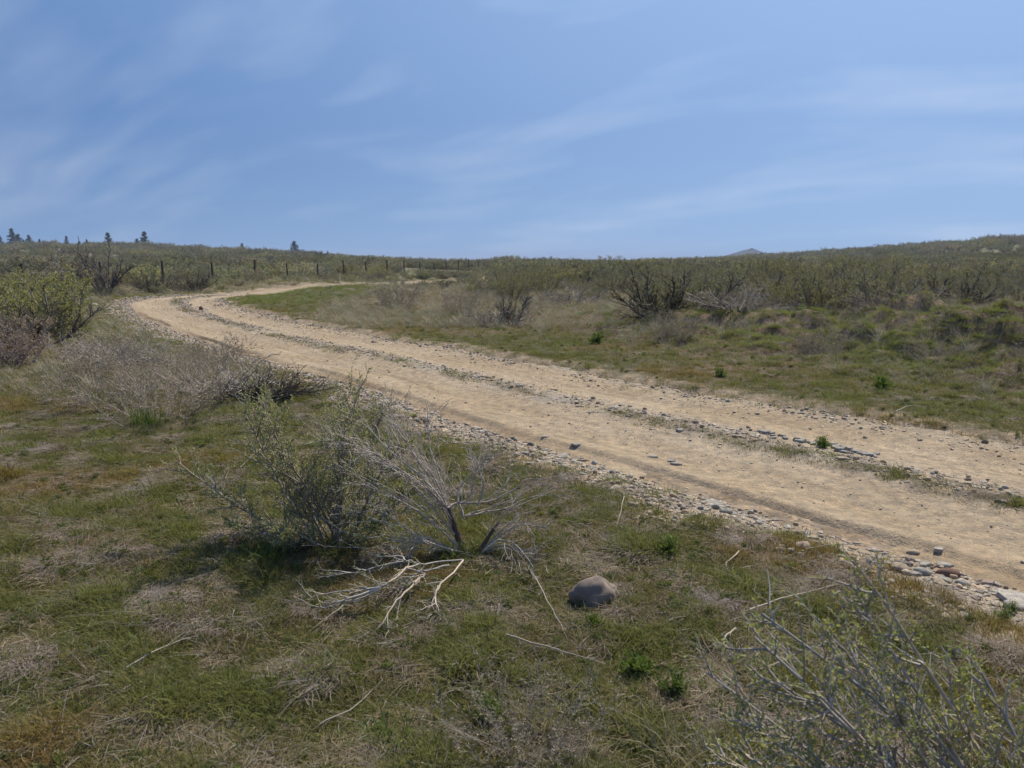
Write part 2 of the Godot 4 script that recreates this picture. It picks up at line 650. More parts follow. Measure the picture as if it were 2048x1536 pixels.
func soil_colour(x: float, z: float, ts: Vector2) -> Color:
	var earth := Color(0.165, 0.118, 0.082)
	var litter := Color(0.205, 0.160, 0.115)
	var green := Color(0.100, 0.110, 0.052)
	var b := noise_b.get_noise_2d(x * 0.7, z * 0.7)
	var far := Vector2(x, z).length()
	var c := earth.lerp(litter, clamp(0.5 + b * 1.4, 0.0, 1.0)).lerp(green, clamp(0.30 + noise_b.get_noise_2d(x * 0.4 + 40.0, z * 0.4) * 1.2, 0.0, 0.8))
	if far > 30.0:
		var dry := Color(0.225, 0.190, 0.125)
		var olive := Color(0.115, 0.12, 0.06)
		var w: float = clamp(0.45 + 1.6 * noise_a.get_noise_2d(x * 0.5, z * 0.5), 0.0, 1.0)
		c = c.lerp(dry.lerp(olive, w), smoothstep(30.0, 60.0, far))
	if abs(ts.x) < 4.0:
		var bare := smoothstep(near_edge(ts.y) - 0.7, near_edge(ts.y) - 0.1, ts.x) * (1.0 - smoothstep(far_edge(ts.y), far_edge(ts.y) + 0.6, ts.x))
		c = c.lerp(Color(0.40, 0.315, 0.225), bare * clamp(0.75 + noise_c.get_noise_2d(x, z), 0.0, 1.0))
	return Color(c.r * 1.5, c.g * 1.5, c.b * 1.5)     # the soil tile's mean is about 0.62

func build_road() -> void:
	var s := Shape.new()
	var cross := PackedFloat32Array()
	var t := -3.3
	while t < 2.4:
		cross.append(t)
		t += 0.035
	var rows := 0
	var w := cross.size()
	var k := 0.0
	var total := road_s[-1] - 0.5
	var at := 0
	while k < total:
		while at < road_s.size() - 2 and road_s[at + 1] < k:
			at += 1
		var f: float = (k - road_s[at]) / max(0.001, road_s[at + 1] - road_s[at])
		var p := road_p[at].lerp(road_p[at + 1], f)
		var d0: Vector2 = (road_p[at + 1] - road_p[max(0, at - 1)]).normalized()
		var d1: Vector2 = (road_p[min(road_p.size() - 1, at + 2)] - road_p[at]).normalized()
		var d := d0.lerp(d1, f).normalized()
		var right := Vector2(-d.y, d.x)
		for j in w:
			var q := p + right * cross[j]
			s.v.append(Vector3(q.x, road_h(q.x, q.y, cross[j], k), q.y))
			s.c.append(road_colour(cross[j], k))
		rows += 1
		k += 0.045 if k < 16.0 else 0.09 if k < 30.0 else 0.3 if k < 75.0 else 3.0
	for i in rows - 1:
		for j in w - 1:
			var a := i * w + j
			s.f.append_array([a, a + w, a + 1, a + 1, a + w, a + w + 1])
	s.n.resize(s.v.size())
	for i in rows:
		for j in w:
			var e := s.v[i * w + min(j + 1, w - 1)] - s.v[i * w + max(j - 1, 0)]
			var u := s.v[min(i + 1, rows - 1) * w + j] - s.v[max(i - 1, 0) * w + j]
			var nn := u.cross(e)
			s.n[i * w + j] = (nn if nn.y > 0.0 else -nn).normalized()
	structure("dirt_road", s.mesh(), mats.road)

func road_colour(t: float, s: float) -> Color:
	var sand := Color(0.395, 0.308, 0.206)
	var pale := Color(0.432, 0.351, 0.250)
	var brown := Color(0.225, 0.150, 0.085)
	var grey := Color(0.370, 0.322, 0.262)
	var b := noise_b.get_noise_2d(s * 0.9, t * 2.2)
	var c := sand.lerp(pale, clamp(0.4 + b, 0.0, 1.0))
	var strip: float = exp(-t * t / 0.10) + smoothstep(-1.55, -1.9, t) + smoothstep(1.35, 1.7, t) * 0.6
	c = c.lerp(grey, clamp(strip * (0.7 + 1.2 * noise_c.get_noise_2d(s * 0.7, t * 0.7)), 0.0, 0.9))
	var wash: float = exp(-pow((t + 1.58) / 0.17, 2.0)) * clamp(0.65 + 1.6 * noise_b.get_noise_2d(s * 0.5, 60.0), 0.0, 1.0)
	c = c.lerp(brown, wash * 0.8)
	var mot := 1.0 + 0.10 * noise_c.get_noise_2d(s * 0.9, t * 1.5) + 0.22 * noise_c.get_noise_2d(s * 0.12 + 50.0, t * 3.4) * exp(-pow((abs(t) - 0.88) / 0.5, 2.0))
	return Color(c.r * 1.5 * mot, c.g * 1.5 * mot, c.b * 1.5 * mot)

func build_hill() -> void:
	# a lone cone of a hill, kilometres off, whose top shows over the scrub
	var s := Shape.new()
	var c := Vector3(398, -22, -1300)
	var rings := 16
	var segs := 40
	for i in rings + 1:
		for j in segs:
			var a := TAU * j / segs
			var f := float(i) / rings
			var rad := 168.0 * f * (1.0 + 0.16 * noise_a.get_noise_2d(cos(a) * 30.0, sin(a) * 30.0 + 9.0))
			var y := 41.5 * pow(1.0 - f, 1.35) * (1.0 + 0.10 * noise_a.get_noise_2d(a * 20.0, f * 60.0))
			s.v.append(c + Vector3(cos(a) * rad * 1.15, y, sin(a) * rad))
			s.c.append(Color(0.055, 0.06, 0.05))
	for i in rings:
		for j in segs:
			var p := i * segs + j
			var q := i * segs + (j + 1) % segs
			s.f.append_array([p, q, p + segs, q, q + segs, p + segs])
	s.smooth = false
	structure("distant_hill", s.mesh(), mats.wood)

func build_fence() -> void:
	var o := thing("wire_fence", Vector3.ZERO)
	tag(o, "wire fence on dark wooden posts running away behind the road bend", "fence")
	var tops := []
	for i in range(-3, 30):
		rng.seed = 600 + i
		var z := -(47.3 + 4.8 * i)
		var x := -21.25 + 0.244 * 4.8 * i + rng.randfn(0, 0.06)
		var y := surface_h(x, z)
		var s := Shape.new()
		var tall := rng.randf_range(1.36, 1.5)
		var lean := Vector3(rng.randfn(-0.035, 0.025), 0, rng.randfn(0, 0.03))
		var pts := PackedVector3Array()
		for k in 5:
			pts.append(Vector3(0, -0.25 + (tall + 0.25) * k / 4.0, 0) + lean * (tall * k / 4.0) + Vector3(rng.randfn(0, 0.004), 0, rng.randfn(0, 0.004)))
		var r := rng.randf_range(0.060, 0.074)
		s.tube(pts, r * 1.05, r * 0.92, 8, Color(0.055, 0.042, 0.034))
		s.tube(PackedVector3Array([pts[4], pts[4] + Vector3(0, 0.012, 0)]), r * 0.92, 0.004, 8, Color(0.085, 0.07, 0.058))
		var p := part("post", s.mesh(), mats.wood, o)
		p.position = Vector3(x, y, z)
		tops.append([Vector3(x, y, z) + lean * tall, tall])
	for k in 4:
		var s := Shape.new()
		var pts := PackedVector3Array()
		for j in tops.size():
			var q: Vector3 = tops[j][0] + Vector3(0.07, 0.30 + 0.33 * k, 0)
			if j > 0:
				pts.append((pts[-1] + q) * 0.5 + Vector3(0, -0.025, 0))
			pts.append(q)
		s.tube(pts, 0.0022, 0.0022, 3, Color(0.16, 0.13, 0.11))
		part("wire", s.mesh(), mats.wood, o)
	# a short pale stake standing in front of the fence
	var st := Shape.new()
	st.tube(PackedVector3Array([Vector3(0, -0.2, 0), Vector3(0.01, 0.4, 0), Vector3(0.015, 0.62, 0.01)]), 0.035, 0.03, 6, Color(0.55, 0.52, 0.47))
	st.tube(PackedVector3Array([Vector3(0.015, 0.62, 0.01), Vector3(0.015, 0.65, 0.01)]), 0.03, 0.004, 6, Color(0.6, 0.57, 0.52))
	var q := part("marker_stake", st.mesh(), mats.wood, self)
	q.position = Vector3(-11.2, surface_h(-11.2, -50.5), -50.5)
	tag(q, "short pale stake standing in the grass in front of the fence", "stake")

func pine(seed_: int, slim: float) -> Array:
	rng.seed = seed_
	var trunk := Shape.new()
	var crown := Shape.new()
	crown.smooth = false
	trunk.tube(PackedVector3Array([Vector3(0, -0.1, 0), Vector3(0.01, 0.5, 0), Vector3(0, 0.97, 0.005)]), 0.032, 0.005, 6, Color(0.09, 0.065, 0.045))
	for k in 46:
		var f := (k + rng.randf()) / 46.0
		var y := 0.10 + 0.87 * f
		var l := slim * (0.27 - 0.255 * f) * rng.randf_range(0.55, 1.2)
		var a := rng.randf() * TAU
		var tip := Vector3(cos(a) * l, y + l * rng.randf_range(-0.1, 0.35), sin(a) * l)
		trunk.tube(PackedVector3Array([Vector3(0, y, 0), tip]), 0.006, 0.002, 3, Color(0.08, 0.06, 0.045))
		for j in 34:
			var q := Vector3(0, y, 0).lerp(tip, pow(rng.randf_range(0.06, 1.0), 0.6)) + any_dir() * 0.022
			var d := (any_dir() + Vector3(0, 0.35, 0)).normalized()
			crown.leaf(q, d, any_dir().cross(d).normalized(), 0.062 * rng.randf_range(0.6, 1.2), 0.026, shade(Color(0.062, 0.090, 0.052), 0.35))
	return [trunk.mesh(), crown.mesh()]

func build_pines() -> void:
	var kinds := [pine(31, 1.0), pine(32, 1.25), pine(33, 0.85)]
	var spots := [
		[3, 470, 1, 1.25, "dark pine cut off by the left edge of the photograph"],
		[29, 457, 0, 1.2, "tall pine on the ridge, second tree from the left edge"],
		[41, 468, 1, 1.3, "broad low pine touching the tall leftmost ridge pine"],
		[51, 479, 2, 1.0, "tiny pine between two larger ones on the left ridge"],
		[62, 470, 1, 1.1, "bushy mid-sized pine right of the tall leftmost ridge pine"],
		[83, 478, 2, 1.1, "very small lone pine on the left ridge top"],
		[137, 472, 0, 1.0, "small slim pine standing alone on the left ridge"],
		[162, 482, 1, 1.3, "low round young pine on the ridge left of the slim one"],
		[177, 478, 2, 1.0, "small pointed young pine just left of the open-crowned pine"],
		[220, 465, 0, 1.25, "open-crowned pine of the middle of the left ridge"],
		[277, 477, 1, 1.25, "small pine at the foot of the tallest right-hand ridge pine"],
		[292, 463, 0, 1.3, "full pine on the ridge with a small pine at its left"],
		[486, 486, 1, 1.2, "faint small pine on the ridge above the fence posts"],
		[590, 482, 1, 1.45, "wide low pine farthest right of the ridge pines"],
	]
	for i in spots.size():
		var a: Array = spots[i]
		var d: float = 345.0 + 9.0 * sin(i * 2.1)
		var x: float = (a[0] - 1024.0) / 1540.0 * d / 1.0128
		var ground := surface_h(x, -d)
		var top: float = 1.6 + (520.0 - a[1]) / 1540.0 * d * 0.975
		var tall: float = max(2.2, top - ground)
		var o := thing("pine_tree", Vector3(x, ground - 0.1, -d), i * 1.7)
		o.scale = Vector3(tall * a[3] * 1.2, tall, tall * a[3] * 1.2)
		part("trunk", kinds[a[2]][0], mats.wood, o)
		part("crown", kinds[a[2]][1], mats.needle, o)
		tag(o, a[4], "tree", "pines along the left skyline")

func scrub_room(x: float, z: float, ts: Vector2) -> bool:
	var d := -z
	if ts.x > -3.4 and ts.x < 3.4:
		return false
	if d < 46.0:
		if ts.x > 0.0:
			var start: float = 16.2 if x > 3.2 else lerp(42.0, 26.0, smoothstep(-7.0, 2.5, x))
			return d > start and (x < 3.0 or ts.x > 8.6)
		return (x < -8.6 and ts.x < -4.2 and d > 13.0)
	return true

func build_scrub() -> void:
	var green := Color(0.300, 0.295, 0.150)
	var grey := Color(0.305, 0.298, 0.205)
	var kinds := []
	for k in 5:
		var P := {seg = [6, 4, 3], kids = [9.0, 6.0], bare = [0.25, 0.15], ratio = [0.42, 0.45], wob = [0.16, 0.22, 0.25], up = [0.06, 0.10, 0.10], sides = [4, 3, 3], thin = 0.0040, bark = Color(0.26, 0.228, 0.19), leaves = 8, leaf_l = 0.038, leaf_w = 0.017, leaf = green if k < 3 else grey, floor = 0.02, r = 0.022}
		kinds.append(bush(200 + k, 0.95, 13, P, 1.05, Vector3.ZERO, 0.18))
	var bare_kinds := []
	for k in 2:
		var P := {seg = [6, 4, 3], kids = [9.0, 7.0], bare = [0.2, 0.1], ratio = [0.45, 0.5], wob = [0.20, 0.26, 0.3], up = [0.02, 0.04, 0.02], sides = [4, 3, 3], thin = 0.0042, bark = Color(0.33, 0.295, 0.255), leaves = 1, leaf_l = 0.03, leaf_w = 0.012, leaf = Color(0.19, 0.165, 0.11), floor = 0.02, r = 0.022}
		bare_kinds.append(bush(230 + k, 0.8, 14, P, 1.25, Vector3.ZERO, 0.2))
	# far scrub: low, cheap copies of the same plant, leaf and twig together
	var far_kinds := []
	for k in 4:
		var P := {seg = [4, 3], kids = [9.0], bare = [0.2], ratio = [0.45], wob = [0.18, 0.25], up = [0.06, 0.10], sides = [3, 3], thin = 0.007, bark = Color(0.26, 0.228, 0.19), leaves = 13, leaf_l = 0.085, leaf_w = 0.042, leaf = [green, grey, green, Color(0.28, 0.25, 0.20)][k], floor = 0.02, r = 0.025}
		rng.seed = 260 + k
		var s := Shape.new()
		for j in 12:
			var az := TAU * (j + rng.randf()) / 12.0
			var ti := 1.1 * sqrt(rng.randf())
			grow(s, s, Vector3(cos(az), 0, sin(az)) * 0.15, Vector3(cos(az) * sin(ti), cos(ti), sin(az) * sin(ti)), 0.95 * rng.randf_range(0.75, 1.15) / max(0.6, cos(ti * 0.7)), 0.025, 0, P)
		far_kinds.append(s.mesh())
	rng.seed = 77
	var near := []
	var sc := [Scatter.new(), Scatter.new(), Scatter.new(), Scatter.new()]
	var half := 0.80
	for band in [[13.0, 46.0, 700], [46.0, 75.0, 950], [75.0, 150.0, 2600], [150.0, 420.0, 8000], [45.0, 135.0, 3000]]:
		for k in band[2]:
			var d: float = sqrt(lerp(band[0] * band[0], band[1] * band[1], rng.randf()))
			var az := rng.randf_range(-half, half)
			var x: float = d * sin(az)
			var z: float = -d * cos(az)
			var ts := road_ts(x, z)
			var u := rng.randf()
			var size := rng.randf_range(0.65, 1.35)
			var kind := rng.randi() % 100
			var turn := rng.randf() * TAU
			if not scrub_room(x, z, ts):
				continue
			# the strip between road and fence holds only low plants
			var slope: float = x / -z
			if slope < -0.02 and x > -21.25 + 0.244 * (-z - 47.3) - 0.8 and ts.x > -30.0 and -z > 25.0 and -z < 135.0:
				size *= 0.42
			elif band[2] == 3000:
				continue
			size *= 0.70 + 0.30 * smoothstep(28.0, 70.0, d)
			if d > 150.0:
				size *= 0.75 + 0.7 * u
			var thick := noise_a.get_noise_2d(x * 1.1 + 70.0, z * 1.1)
			if u > 0.70 + 1.5 * thick:
				continue
			if d < 62.0 and near.size() < 275 and abs(x / -z) < 0.72:
				near.append([d, x, z, size, kind, turn])
			else:
				var tone := rng.randf_range(0.72, 1.22) * (1.0 + 0.5 * noise_a.get_noise_2d(x * 0.7 + 500.0, z * 0.7))
				var w := rng.randf_range(0.9, 1.1)
				var grow_ := 1.0 + 0.25 * smoothstep(100.0, 400.0, d)
				sc[kind % 4].put(Vector3(x, base_h(x, z, ts) - 0.04, z), turn, Vector3(size * 1.35, size * 1.1, size * 1.35) * grow_, Vector2.ZERO, Color(tone * w, tone, tone / w))
	for a in near:
		var at := Vector3(a[1], surface_h(a[1], a[2]) - 0.03, a[2])
		var slope: float = a[1] / -a[2]
		var where: String
		if slope < -0.5:
			where = "at the left edge"
		elif slope < -0.34:
			where = "left of the road bend"
		elif slope < -0.02:
			where = "near the fence beyond the dry grass"
		elif slope < 0.12:
			where = "behind the small gaunt shrub"
		elif slope < 0.24:
			where = "behind the wide arching shrub"
		elif slope < 0.36:
			where = "behind the grey tangles of the bank"
		elif slope < 0.5:
			where = "behind the bank's highest part"
		else:
			where = "at the right edge"
		var row: String = "nearest row" if a[0] < 24.0 else "middle rows" if a[0] < 38.0 else "farther rows"
		var build: String = "tall" if a[3] > 1.0 else "low" if a[3] < 0.65 else "mid-sized"
		var sc3 := Vector3(a[3] * 1.2, a[3] * 1.15, a[3] * 1.2)
		if a[4] < 20:
			place_bush("bare_shrub", bare_kinds[a[4] % 2], at, a[5], sc3 * 0.85, "wood", "leaf", "%s leafless grey shrub, %s, %s" % [build, row, where], "%s leafless shrubs, %s, %s" % [build, row, where])
		elif a[4] < 62:
			place_bush("bitterbrush", kinds[a[4] % 3], at, a[5], sc3, "wood", "leaf", "%s olive-green shrub, %s, %s" % [build, row, where], "%s olive-green shrubs, %s, %s" % [build, row, where])
		else:
			place_bush("sagebrush", kinds[3 + a[4] % 2], at, a[5], sc3 * 0.9, "wood", "leaf", "%s grey-green shrub, %s, %s" % [build, row, where], "%s grey-green shrubs, %s, %s" % [build, row, where])
	var far := stuff("distant_scrub", "olive and grey scrub covering the plain up to the skyline", "scrub")
	for k in 4:
		spread_out("scrub_cover", sc[k], far_kinds[k], mats.leaf, far)

func stems_from(lines: Array, origin: Vector3, r: float, wood: Shape, twig: Dictionary, leafs = null) -> void:
	for l in lines:
		var pts := PackedVector3Array()
		for q in l:
			pts.append(Vector3(q[0], q[1], q[2]) - origin)
		var fine := PackedVector3Array()
		for k in pts.size() - 1:
			for j in 3:
				fine.append(pts[k].cubic_interpolate(pts[k + 1], pts[max(k - 1, 0)], pts[min(k + 2, pts.size() - 1)], j / 3.0) + any_dir() * 0.004)
		fine.append(pts[-1])
		wood.tube(fine, r * rng.randf_range(0.8, 1.1), r * 0.3, 5, shade(twig.bark, 0.2))
		for k in range(2, fine.size()):
			if rng.randf() < twig.chance:
				var d: Vector3 = (fine[k] - fine[k - 1]).normalized()
				var cd: Vector3 = (d + any_dir().cross(d) * 0.8 + Vector3.UP * twig.rise).normalized()
				grow(wood, leafs, fine[k], cd, twig.length * rng.randf_range(0.4, 1.3), r * 0.4, 0, twig)

func build_named_shrubs() -> void:
	# -- the leafy shrub in the left foreground, its fans of young leaves
	var leafy := Color(0.385, 0.400, 0.175)
	var P := {seg = [8, 5, 4], kids = [25.0, 9.0], bare = [0.14, 0.1], ratio = [0.32, 0.42], wob = [0.13, 0.20, 0.26], up = [0.035, 0.07, 0.07], sides = [5, 4, 3], thin = 0.0013, bark = Color(0.30, 0.265, 0.225), leaves = 7, leaf_l = 0.013, leaf_w = 0.0068, leaf = leafy, floor = 0.01, r = 0.0095}
	rng.seed = 411
	var wood := Shape.new()
	var leafs := Shape.new()
	for a in [[-1.0, 0.55, 0.1, 0.98], [-0.85, 0.85, -0.2, 0.9], [-0.62, 0.9, 0.2, 0.95], [-0.5, 1.0, -0.35, 0.95], [-0.35, 1.0, 0.05, 0.9], [-0.15, 1.0, -0.2, 0.92], [0.05, 1.0, 0.2, 0.86], [0.2, 1.0, -0.1, 0.88], [0.42, 1.0, -0.3, 0.85], [0.5, 0.8, 0.1, 0.75], [-0.9, 0.35, 0.35, 0.6], [-0.3, 0.6, 0.6, 0.5], [0.3, 0.55, 0.5, 0.45], [-0.7, 0.6, -0.6, 0.8], [0.1, 0.8, -0.7, 0.8], [0.7, 0.6, -0.3, 0.6]]:
		grow(wood, leafs, Vector3(0.06 * a[0] + rng.randfn(0, 0.03), -0.03, 0.05 * a[2]), Vector3(a[0], a[1], a[2]).normalized(), a[3], P.r * rng.randf_range(0.65, 1.1), 0, P)
	var at := Vector3(-1.02, 0, -4.22)
	at.y = surface_h(at.x, at.z)
	place_bush("bitterbrush", [wood.mesh(), leafs.mesh()], at, 0.0, Vector3.ONE * 0.97, "wood", "leaf", "leafy young-green shrub in the left foreground beside the dead grey stems")
	# -- the out-of-focus shrub that leans in from the lower right corner
	var Q := P.duplicate()
	Q.leaves = 4
	Q.leaf_l = 0.013
	Q.leaf_w = 0.0065
	Q.kids = [22.0, 6.0]
	Q.ratio = [0.22, 0.42]
	Q.wob = [0.08, 0.18, 0.26]
	Q.bark = Color(0.38, 0.34, 0.30)
	Q.leaf = Color(0.325, 0.350, 0.120)
	Q.r = 0.0105
	Q.up = [0.0, 0.05, 0.06]
	rng.seed = 424
	wood = Shape.new()
	leafs = Shape.new()
	for a in [[-0.95, 0.95, -0.45, 1.16], [-0.8, 0.98, -0.55, 1.08], [-1.0, 0.72, -0.22, 0.98], [-1.0, 0.52, -0.12, 0.82], [-0.62, 0.95, -0.62, 0.95], [-1.0, 0.85, -0.1, 0.9], [-0.45, 1.0, -0.75, 0.9], [-1.0, 0.4, -0.4, 0.82], [-0.35, 0.75, -0.85, 0.85], [-0.9, 0.6, 0.15, 0.75], [-0.2, 1.0, -0.5, 0.7], [0.3, 0.9, -0.5, 0.75], [0.2, 1.0, 0.3, 0.7], [-1.0, 0.25, -0.05, 0.72], [-1.0, 0.62, -0.35, 1.05], [-0.9, 0.8, -0.3, 1.1], [-1.0, 0.45, 0.1, 0.85], [-0.8, 0.35, -0.6, 0.9], [-1.0, 0.2, -0.25, 0.8], [-0.7, 0.7, 0.0, 0.8]]:
		for j in 2:
			var d := Vector3(a[0], a[1], a[2]).normalized() + any_dir() * 0.16 * j
			grow(wood, leafs, Vector3(rng.randfn(0, 0.05), -0.03, rng.randfn(0, 0.05)), d.normalized(), a[3] * (1.0 - 0.15 * j), Q.r * rng.randf_range(0.6, 1.1) * (1.0 - 0.4 * j), 0, Q)
	at = Vector3(1.40, 0, -1.62)
	at.y = surface_h(at.x, at.z)
	place_bush("bitterbrush", [wood.mesh(), leafs.mesh()], at, 0.0, Vector3.ONE, "wood", "leaf", "blurred shrub with pale stems leaning in from the lower right corner")
	# -- shrubs of the middle distance that can be told apart
	var M := {seg = [7, 5, 4], kids = [12.0, 7.0], bare = [0.22, 0.12], ratio = [0.40, 0.45], wob = [0.15, 0.22, 0.26], up = [0.05, 0.09, 0.08], sides = [5, 3, 3], thin = 0.0032, bark = Color(0.22, 0.192, 0.165), leaves = 11, leaf_l = 0.034, leaf_w = 0.016, leaf = Color(0.370, 0.375, 0.140), floor = 0.02, r = 0.026}
	var yellow := bush(431, 1.15, 17, M, 0.95, Vector3.ZERO, 0.25)
	var M2 := M.duplicate()
	M2.leaf = Color(0.305, 0.305, 0.160)
	M2.leaves = 4
	M2.r = 0.045
	M2.bark = Color(0.125, 0.106, 0.09)
	M2.up = [0.10, 0.12, 0.10]
	var arching := bush(433, 1.35, 15, M2, 1.25, Vector3.ZERO, 0.2)
	var M3 := M2.duplicate()
	M3.leaves = 2
	M3.wob = [0.24, 0.28, 0.3]
	M3.bark = Color(0.135, 0.12, 0.113)
	var gaunt := bush(435, 1.5, 8, M3, 0.9, Vector3.ZERO, 0.15)
	var M4 := M3.duplicate()
	M4.bark = Color(0.34, 0.305, 0.265)
	M4.leaves = 1
	M4.leaf = Color(0.25, 0.215, 0.15)
	M4.up = [0.0, 0.03, 0.0]
	M4.r = 0.02
	var grey_bare := bush(437, 0.7, 18, M4, 1.35, Vector3.ZERO, 0.3)
	var M5 := M4.duplicate()
	M5.bark = Color(0.31, 0.265, 0.24)
	M5.leaf = Color(0.35, 0.275, 0.215)
	M5.leaves = 3
	M5.up = [0.08, 0.1, 0.05]
	var ruddy := bush(439, 0.8, 20, M5, 0.9, Vector3.ZERO, 0.45)
	for a in [
		["bitterbrush", yellow, -9.7, -16.2, 0.4, 1.15, 1.0, "big yellow-green shrub at the left edge beside the road"],
		["bitterbrush", yellow, -11.8, -17.6, 2.4, 1.15, 1.02, "yellow-green shrub behind the big one at the left edge"],
		["bitterbrush", arching, -8.9, -14.2, 1.1, 0.7, 0.5, "half-bare olive shrub before the big yellow-green left shrub"],
		["gaunt_shrub", gaunt, -18.9, -36.2, 0.3, 1.2, 1.35, "tall gaunt dark shrub with an arching limb left of the bend"],
		["bitterbrush", arching, -17.3, -42.6, 2.0, 1.0, 0.66, "rounded grey-olive shrub just outside the road bend"],
		["bitterbrush", arching, -19.2, -41.0, 0.7, 0.9, 0.6, "low shrub between the gaunt dark shrub and the bend"],
		["bitterbrush", arching, 3.45, -17.6, 0.5, 1.05, 0.70, "wide shrub with dark arching limbs behind the green bank"],
		["gaunt_shrub", gaunt, -0.05, -19.2, 2.6, 0.5, 0.5, "small gaunt shrub with a crooked dark stem mid-verge"],
		["bare_shrub", grey_bare, -0.4, -18.9, 1.0, 0.9, 0.7, "low grey tangle of twigs under the small gaunt shrub"],
		["bare_shrub", grey_bare, 4.9, -16.9, 2.0, 1.0, 0.75, "grey leafless tangle right of the wide arching shrub"],
		["bare_shrub", grey_bare, 6.6, -16.6, 0.2, 1.1, 0.75, "grey leafless tangle along the top of the bank"],
		["bitterbrush", arching, 9.2, -20.2, 1.9, 0.9, 0.68, "dark-limbed shrub behind the bank's highest part"],
		["bitterbrush", arching, 12.2, -21.5, 3.3, 0.95, 0.7, "dark-limbed shrub nearest the right edge of the photograph"],
		["bare_shrub", grey_bare, 8.2, -16.2, 1.2, 1.1, 0.75, "grey leafless tangle behind the highest green hummock"],
		["bare_shrub", grey_bare, 10.0, -16.0, 2.9, 1.1, 0.8, "grey leafless tangle on the bank nearest the right edge"],
		["bare_shrub", grey_bare, 5.8, -18.3, 2.9, 1.1, 0.9, "leafless shrub in the second row behind the bank's middle"],
		["bare_shrub", grey_bare, 2.2, -27.5, 0.9, 1.3, 0.8, "dark low thicket beyond the dry grass left of the wide shrub"],
		["dry_shrub", ruddy, -8.8, -13.0, 0.0, 1.1, 0.85, "greyish-brown dry shrub at the left edge below the yellow-green one"],
		["dry_shrub", ruddy, -7.9, -11.9, 1.5, 0.8, 0.6, "low dry brush in front of the greyish-brown left shrub"],
	]:
		var p := Vector3(a[2], surface_h(a[2], a[3]) - 0.03, a[3])
		place_bush(a[0], a[1], p, a[4], Vector3(a[5], a[6], a[5]), "wood", "leaf", a[7])

